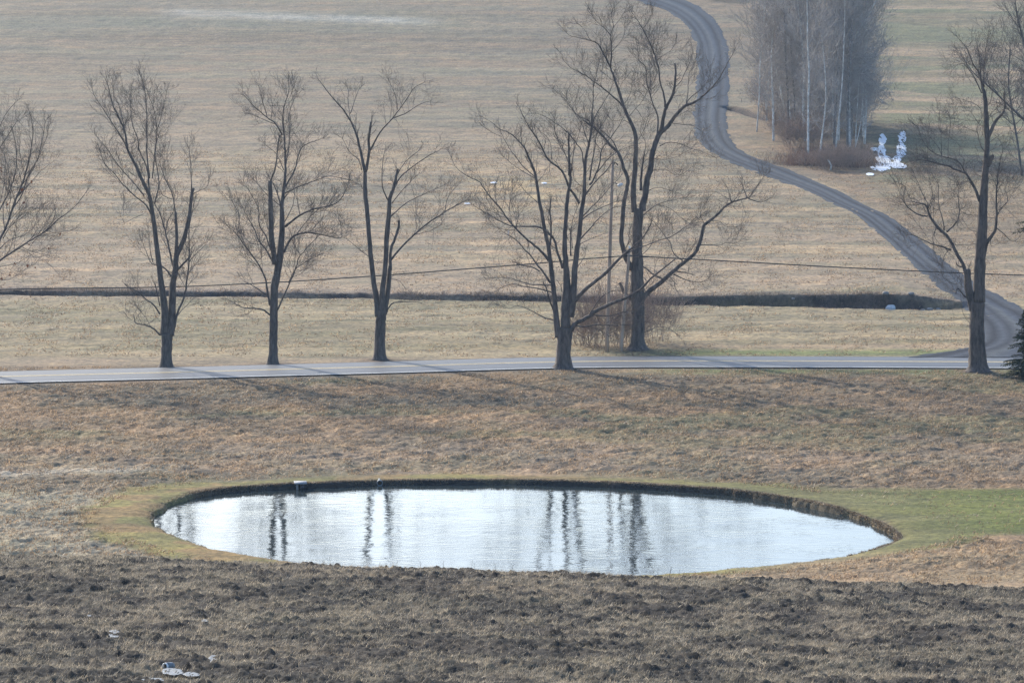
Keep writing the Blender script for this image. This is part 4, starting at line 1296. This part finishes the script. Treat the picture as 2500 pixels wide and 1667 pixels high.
cb = [(-900, 738), (-400, 727), (0, 707), (393, 701), (660, 690), (925, 673), (1275, 646), (1420, 633), (1537, 624)]
k1 = cable_pts(cb)
ob = MB(); ob.tube(k1, [.034] * len(k1), 6)
tag(ob.build('cable', M['cable'], None, k1[-1]), "sagging black cable running left from the short pole", 'cable', 'overhead cables')
k2 = cable_pts([(1537, 624), (1600, 628), (1786, 638), (2000, 650), (2200, 660), (2500, 672), (3000, 684), (3400, 680)])
ob = MB(); ob.tube(k2, [.034] * len(k2), 6)
cb2 = tag(ob.build('cable', M['cable'], None, k2[0]), "sagging black cable running right from the short pole past the old tree", 'cable', 'overhead cables')
sl = MB(); s0 = [at_depth(1560, 626, CY_), at_depth(1583, 627.3, CY_)]
sl.tube([tuple(s) for s in s0], [.06, .05], 8); sl.build('splice_sleeve', M['cable'], cb2, k2[0]).location = (0, 0, 0)
for (e, nm) in ((k1[0], "utility pole carrying the cable's left end beyond the picture"), (k2[-1], "utility pole carrying the cable's right end beyond the picture")):
    g = gz1(e[0], e[1]); r3 = thing('utility_pole', (e[0], e[1], g), nm, 'pole', 'utility poles')
    mb = MB(); mb.tube([(e[0], e[1] + .18, g - .3), (e[0], e[1] + .18, e[2] + 2.5)], [.14, .10], 12); mb.build('shaft', M['pole_wood'], r3, (e[0], e[1], g))

# ------------------------------------------------------------------ spruces on the right edge
def spruce(base, H, R0, label, seed, cz=0.0, tiers=None, mult=None):
    rng = random.Random(seed)
    b = (float(base[0]), float(base[1]), gz1(base[0], base[1]))
    root = thing('spruce_tree', b, label, 'tree', 'spruces at the right edge')
    tr = MB(); tr.tube([(b[0], b[1], b[2] - .2), (b[0], b[1], b[2] + H * .5), (b[0], b[1], b[2] + H)], [H * .018, H * .010, .01], 8)
    V, Fc = [], []
    tw = MB()
    z = cz + .12
    while z < H:
        f = z / H
        nb = rng.randint(5, 8)
        for k in range(nb):
            a = rng.uniform(0, 6.283)
            L = R0 * (1 - f) ** .8 * rng.uniform(.6, 1.12) + .12
            if mult: L *= mult(z, a)
            n = max(4, int(L / .11)); p = [b[0], b[1], b[2] + z]; pts = [tuple(p)]
            for i in range(n):
                t = i / n; s = L / n
                slope = .25 - .75 * t * (1 if L > .7 else .3) + .55 * max(0, t - .6)
                p = [p[0] + math.cos(a) * s, p[1] + math.sin(a) * s, p[2] + slope * s]; pts.append(tuple(p))
                # hanging needle sprays
                for q in range(9 if H < 6 else 6):
                    aa = a + rng.choice((-1, 1)) * rng.uniform(.3, 1.4); l = rng.uniform(.10, .26) * (1.1 - .5 * t) * (1.25 if H > 6 else 1)
                    dx, dy, dz = math.cos(aa) * l, math.sin(aa) * l, l * rng.uniform(-.9, .25)
                    w = .022 * (1.3 if H > 6 else 1)
                    i0 = len(V); ox, oy = -math.sin(aa) * w, math.cos(aa) * w
                    V.extend([(p[0] - ox, p[1] - oy, p[2]), (p[0] + ox, p[1] + oy, p[2]), (p[0] + dx + ox * .2, p[1] + dy, p[2] + dz), (p[0] + dx - ox * .4, p[1] + dy, p[2] + dz - w)])
                    Fc.append((i0, i0 + 1, i0 + 2, i0 + 3))
            tr.tube(pts, [.02 * (1 - .8 * i / n) for i in range(n + 1)], 3, cap=False)
        z += rng.uniform(.10, .2) * (1 if H < 6 else 1.5)
    tr.build('trunk', M['bark'], root, b)
    mesh_np('foliage', V, np.array(Fc), M['needles'], root, b, smooth=False)
s1 = hit(2508, 925); spruce(s1, 4.1, 1.55, "small dark spruce with a pointed top at the right edge by the road", 61)
s2 = s1 + np.array([2.6, -1.0, 0])
spruce(s2, 13.5, 3.0, "tall dark spruce standing mostly outside the right edge", 62, cz=1.2,
       mult=lambda z, a: 2.7 if (9.0 < z < 10.8 and abs(a - 3.14) < .35) else (.55 if 5.2 < z < 9 or z < 5.2 else 1.0))

# ------------------------------------------------------------------ snow, ice, stones
def blob_patch(name, blobs, zoff, material, label, cat, seed, group=None, cell=None, rough=.85, edge=3.0, thick=.03, anis=1):
    """ground-hugging irregular patch; blobs = display px ellipses (cx, cy, rx, ry)"""
    cs = []
    for (cx, cy, rx, ry) in blobs:
        a = hit(cx * DS, cy * DS); l = hit((cx - rx) * DS, cy * DS); t = hit(cx * DS, (cy - ry) * DS); bt = hit(cx * DS, (cy + ry) * DS)
        cs.append((a[0], (t[1] + bt[1]) / 2, abs(a[0] - l[0]), abs(t[1] - bt[1]) / 2))
    x0 = min(c[0] - c[2] * 1.4 - abs(c[0]) * c[3] / c[1] * 1.4 for c in cs); x1 = max(c[0] + c[2] * 1.4 + abs(c[0]) * c[3] / c[1] * 1.4 for c in cs)
    y0 = min(c[1] - c[3] * 1.4 for c in cs); y1 = max(c[1] + c[3] * 1.4 for c in cs)
    cell = cell or (x1 - x0) / 110
    xs = np.arange(x0, x1, cell); ys = np.arange(y0, y1, cell * 1.5)
    XX, YY = np.meshgrid(xs, ys)
    v = np.full(XX.shape, 9.0)
    for c in cs: v = np.minimum(v, ((XX * c[1] / YY - c[0]) / c[2]) ** 2 + ((YY - c[1]) / c[3]) ** 2)
    s = cell * 9
    v = v + (fbm(XX / s, YY / s / 8, seed, 4, .6) - .5) * 2 * rough
    holes = fbm(XX / (s * .5), YY / (s * 5), seed + 9, 3) > .68
    hgt = np.clip((1 - v) * 3, 0, 1) * thick * (.6 + .8 * vnoise(XX / s * 3, YY / s * 3, seed))
    keep = (v < 1) & ~holes
    if not keep.any(): keep = v < 2
    zz = terrain_raw(XX.ravel(), YY.ravel()).reshape(XX.shape) + zoff + hgt
    idx = -np.ones(XX.shape, int); V = []; Fc = []
    def vid(i, j):
        if idx[i, j] < 0:
            idx[i, j] = len(V); V.append((XX[i, j], YY[i, j], zz[i, j]))
        return idx[i, j]
    for i in range(XX.shape[0] - 1):
        for j in range(XX.shape[1] - 1):
            if keep[i, j]: Fc.append((vid(i, j), vid(i, j + 1), vid(i + 1, j + 1), vid(i + 1, j)))
    c = (cs[0][0], cs[0][1], gz1(cs[0][0], cs[0][1]))
    o = mesh_np(name, V, np.array(Fc), material, None, c)
    return tag(o, label, cat, group)
blob_patch('snow_patch', [(2026, 322, 8, 14), (2025, 348, 10, 14), (2012, 345, 12, 4), (2030, 368, 18, 10)], .07, M['snow'], "left upright patch of old snow beside the grove", 'snow', 5, 'old snow patches')
blob_patch('snow_patch', [(2071, 318, 9, 14), (2069, 346, 11, 18), (2060, 368, 9, 9)], .07, M['snow'], "right upright patch of old snow, tallest and farthest right", 'snow', 6, 'old snow patches')
blob_patch('snow_patch', [(2040, 378, 28, 6), (2022, 388, 22, 7), (2064, 382, 18, 7), (1998, 402, 9, 3)], .07, M['snow'], "ragged flat snow streak below the two upright patches", 'snow', 7, 'old snow patches')
blob_patch('snow_patch', [(1073, 470, 7, 1.5)], .10, M['snow'], "tiny snow remnant on the hill near the reaching limb's tip", 'snow', 8, 'small snow remnants on the hill', rough=.3)
blob_patch('snow_patch', [(1134, 422, 8, 1.6)], .10, M['snow'], "small snow remnant in the bright tan spot on the hill", 'snow', 9, 'small snow remnants on the hill', rough=.3)
blob_patch('snow_patch', [(1250, 423, 7, 1.6)], .10, M['snow'], "narrow snow sliver behind the many-limbed tree's branches", 'snow', 10, 'small snow remnants on the hill', rough=.3)
for i, (x, y, rx, ry, lb) in enumerate([(205, 1418, 5, 2, "tiny isolated ice chip highest on the left of the dark field"), (262, 1460, 14, 9, "grey ice sheet in a hollow on the left of the dark field"), (470, 1430, 8, 4, "small bright ice fleck right of the hollow"),
     (488, 1518, 11, 9, "ice patch above and right of the plastic jar"), (438, 1553, 22, 5, "long bright ice streak right of the plastic jar"), (350, 1566, 26, 5, "ice patch at the bottom edge below the plastic jar"), (395, 1545, 26, 8, "dull ice directly under the plastic jar")]):
    blob_patch('ice_patch', [(x, y, rx, ry)], .05 if i != 6 else .03, M['ice'], lb, 'ice', 20 + i, 'ice patches in the near field', rough=.7, thick=.006)

def stone(name, px, py, s, material, label, cat, seed, group=None, sink=.25, dy=0, dz=0):
    p = hit(px, py) if not isinstance(px, tuple) else px
    rng = np.random.default_rng(seed)
    import bmesh
    bm = bmesh.new(); bmesh.ops.create_icosphere(bm, subdivisions=3, radius=1)
    for v in bm.verts:
        k = 1 + .25 * (fbm(np.array(v.co.x * 1.3 + seed), np.array(v.co.y * 1.3 + v.co.z), seed, 3) - .5) * 2
        v.co = Vector((v.co.x * s[0] * k, v.co.y * s[1] * k, v.co.z * s[2] * k))
        if v.co.z > s[2] * .75: v.co.z = s[2] * .75 + (v.co.z - s[2] * .75) * .4
    me = bpy.data.meshes.new(name); bm.to_mesh(me); bm.free(); me.materials.append(material)
    for q in me.polygons: q.use_smooth = True
    o = bpy.data.objects.new(name, me); col.objects.link(o)
    y = p[1] + dy
    o.location = (p[0], y, gz1(p[0], y) + s[2] * (1 - sink * 2) + dz); o.rotation_euler = (0, 0, rng.uniform(0, 3))
    return tag(o, label, cat, group)
def ditch_at(px_disp, dt):
    # point on the far ditch wall
    Y = 278.0
    for _ in range(6):
        x = at_depth(px_disp * DS, 700 * DS, Y)[0]
        Y = float(np.interp(x, [-120, -38, -15, 0, 12, 24, 33, 36], [290, 288, 286, 284, 281.5, 279.5, 277.5, 277])) + dt
    return (x, Y, gz1(x, Y))
stone('boulder', ditch_at(2046, -.25), 0, (.40, .3, .30), M['pale_stone'], "large pale boulder lying in the dark ditch near its right end", 'rock', 3)
for i, (x, t, s, lb) in enumerate([(2034, .5, .22, "rounded grey stone on the ditch rim just above the pale boulder"), (2092, .45, .17, "small grey stone on the ditch rim right of the pale boulder"),
                               (2136, -.7, .20, "long pale stone in the rubble where the ditch ends"), (2156, -.1, .17, "bluish stone at the very right end of the ditch rubble"), (2120, -1.1, .14, "low stone at the left of the ditch-end rubble"),
                               (1822, .4, .13, "small stone set in the ditch wall far left of the boulder")]):
    stone('stone', ditch_at(x, t), 0, (s * 1.4, s, s * .8), M['grey_stone'], lb, 'rock', 40 + i, 'stones in the ditch')

# concrete outlet slab and pipe on the far pond bank
p = at_z(733, 1124 * DS, .0); sx_, sy_ = float(p[0]), float(p[1])
root = thing('outlet_slab', (sx_, sy_, .2), "pale concrete slab jutting over the water on the far left bank", 'outlet')
mb = MB(); mb.box((sx_, sy_ + .15, .33), (.62, .9, .05), .1); mb.build('slab', M['concrete'], root, (sx_, sy_, .2), smooth=False)
mb = MB(); mb.tube([(sx_ + .06, sy_ + .5, .17), (sx_ + .10, sy_ - .2, .14)], [.11, .11], 14); mb.build('pipe', M['dark_metal'], root, (sx_, sy_, .2))
mb = MB(); mb.box((sx_ - .14, sy_ + .2, .12), (.10, .6, .40)); mb.build('support', M['concrete'], root, (sx_, sy_, .2), smooth=False)
px_ = at_z(927, 1116 * DS, 0)
rotm = Vector((.1, -1, 0)).to_track_quat('Z', 'Y').to_matrix()
mb = MB(); mb.lathe([(.11, -.8), (.145, -.8), (.145, -.05), (.16, 0), (.15, .03), (.11, .03), (.11, -.8)], (px_[0], px_[1] + .1, .13), 20, rot=rotm)
tag(mb.build('drain_pipe', M['grey_metal'], None, (px_[0], px_[1] + .1, .13)), "round drain pipe end showing in the dark far bank", 'pipe')

# marker stake on the hill
p = hit(1241, 577); mb = MB(); mb.box((p[0], p[1], p[2] + .22), (.07, .04, .5)); mb.box((p[0], p[1], p[2] + .44), (.078, .046, .08))
tag(mb.build('marker_stake', M['post_paint'], None, tuple(p), smooth=False), "short pale pinkish stake standing alone on the hill", 'stake')

# plastic jar in the near field
jp = hit(404, 1632); jp = np.array([jp[0], jp[1], gz1(jp[0], jp[1]) + .055])
jr = Vector((-.55, -1, .15)).to_track_quat('Z', 'Y').to_matrix()
root = thing('plastic_jar', jp, "whitish plastic jar lying open end forward in the near field", 'jar')
mb = MB(); mb.lathe([(0, -.24), (.07, -.24), (.082, -.21), (.082, -.04), (.062, -.01), (.056, -.01), (.074, -.05), (.074, -.22)], jp, 20, rot=jr)
mb.build('body', M['ice'], root, tuple(jp))
mb = MB(); mb.lathe([(.050, -.03), (.066, -.03), (.068, .03), (.060, .035), (.050, .03), (.050, -.03)], jp, 20, rot=jr)
mb.build('neck_ring', M['white_plastic'], root, tuple(jp))

# dead weed stalks standing on the crest against the pond
WD = [(742, 1295, 11, 0), (760, 1298, 22, -3), (870, 1300, 14, 3), (965, 1305, 15, 0), (1017, 1308, 24, 2), (1082, 1310, 27, 3), (1090, 1310, 18, 1), (1138, 1312, 17, 0), (1175, 1315, 14, 3), (1242, 1318, 16, -6), (1258, 1318, 10, 0),
      (1455, 1324, 24, -6), (1502, 1326, 20, -2), (1512, 1326, 18, -1), (1536, 1327, 22, 6), (1560, 1328, 18, 0), (1300, 1320, 9, 2)]
for i, (x, y, h, dx) in enumerate(WD):
    Yc = 108.5; p = at_depth(x * DS, y * DS, Yc); z0 = gz1(p[0], Yc); ppm = F / Yc
    H = h * DS / ppm + .10; ddx = dx * DS / ppm; rgw = random.Random(900 + i)
    base = (float(p[0]), Yc, z0)
    mb = MB(); thick = .009 if i == 14 else .0045
    q = [(base[0] + ddx * t + rgw.gauss(0, .006), Yc + rgw.gauss(0, .01), z0 - .02 + H * t) for t in (0, .3, .6, .85, 1)]
    mb.tube(q, [thick, thick, thick * .9, thick * .8, thick * .7], 5)
    if i in (11, 12):
        mb.tube([q[4], (q[4][0] - .03, Yc, q[4][2] + .02), (q[4][0] - .05, Yc, q[4][2] + .05)], [.005, .005, .003], 4)
    for k in range(2 if i != 14 else 0):
        a = q[2 + k]; s_ = rgw.choice((-1, 1)); mb.tube([a, (a[0] + s_ * .04, a[1], a[2] + .04), (a[0] + s_ * .05, a[1], a[2] + .08)], [.003, .003, .002], 3, cap=False)
    lb = "thickest straight weed stalk, leaning right against the pond" if i == 14 else ("hooked dead weed stalk at the crest, leaning left, right of the tree reflections" if i == 11 else
         "thin upright dead weed stalk on the crest against the bright pond")
    tag(mb.build('weed_stalk', M['twig'], None, base), lb, 'weed', 'dead weed stalks on the crest')
# fallen pale branch in front of the grove
p = hit(*[v * DS for v in g4(962, 1225)])
mb = MB(); mb.tube([(p[0], p[1], p[2] + .05), (p[0] + .1, p[1], p[2] + .5), (p[0] - .15, p[1] + .1, p[2] + 1.0), (p[0] - .3, p[1] + .1, p[2] + 1.1)], [.10, .09, .07, .04], 6)
tag(mb.build('broken_branch', M['birch'], None, tuple(p)), "short pale broken branch standing at the grove's front foot", 'branch')

# ------------------------------------------------------------------ air
hz = MB(); hz.box((0, 1150, 16.3), (2600, 2980, 0)); 
V = [(x, y, z) for z in (-2.0, 34.5) for (x, y) in ((-6500, -340), (6500, -340), (6500, 2700), (-6500, 2700))]
m = bpy.data.materials.new("haze"); m.use_nodes = True; n = m.node_tree
for nd in list(n.nodes):
    if nd.type == 'BSDF_PRINCIPLED': n.nodes.remove(nd)
pv = n.nodes.new("ShaderNodeVolumePrincipled"); pv.inputs["Color"].default_value = (.50, .72, 1.0, 1); pv.inputs["Density"].default_value = HAZE
pv.inputs["Anisotropy"].default_value = .1
n.links.new(pv.outputs[0], n.nodes["Material Output"].inputs["Volume"])
h_o = mesh_np("haze", V, np.array([(0, 3, 2, 1), (4, 5, 6, 7), (0, 1, 5, 4), (1, 2, 6, 5), (2, 3, 7, 6), (3, 0, 4, 7)]), m, smooth=False)
tag(h_o, "thin bluish winter haze", kind="stuff")
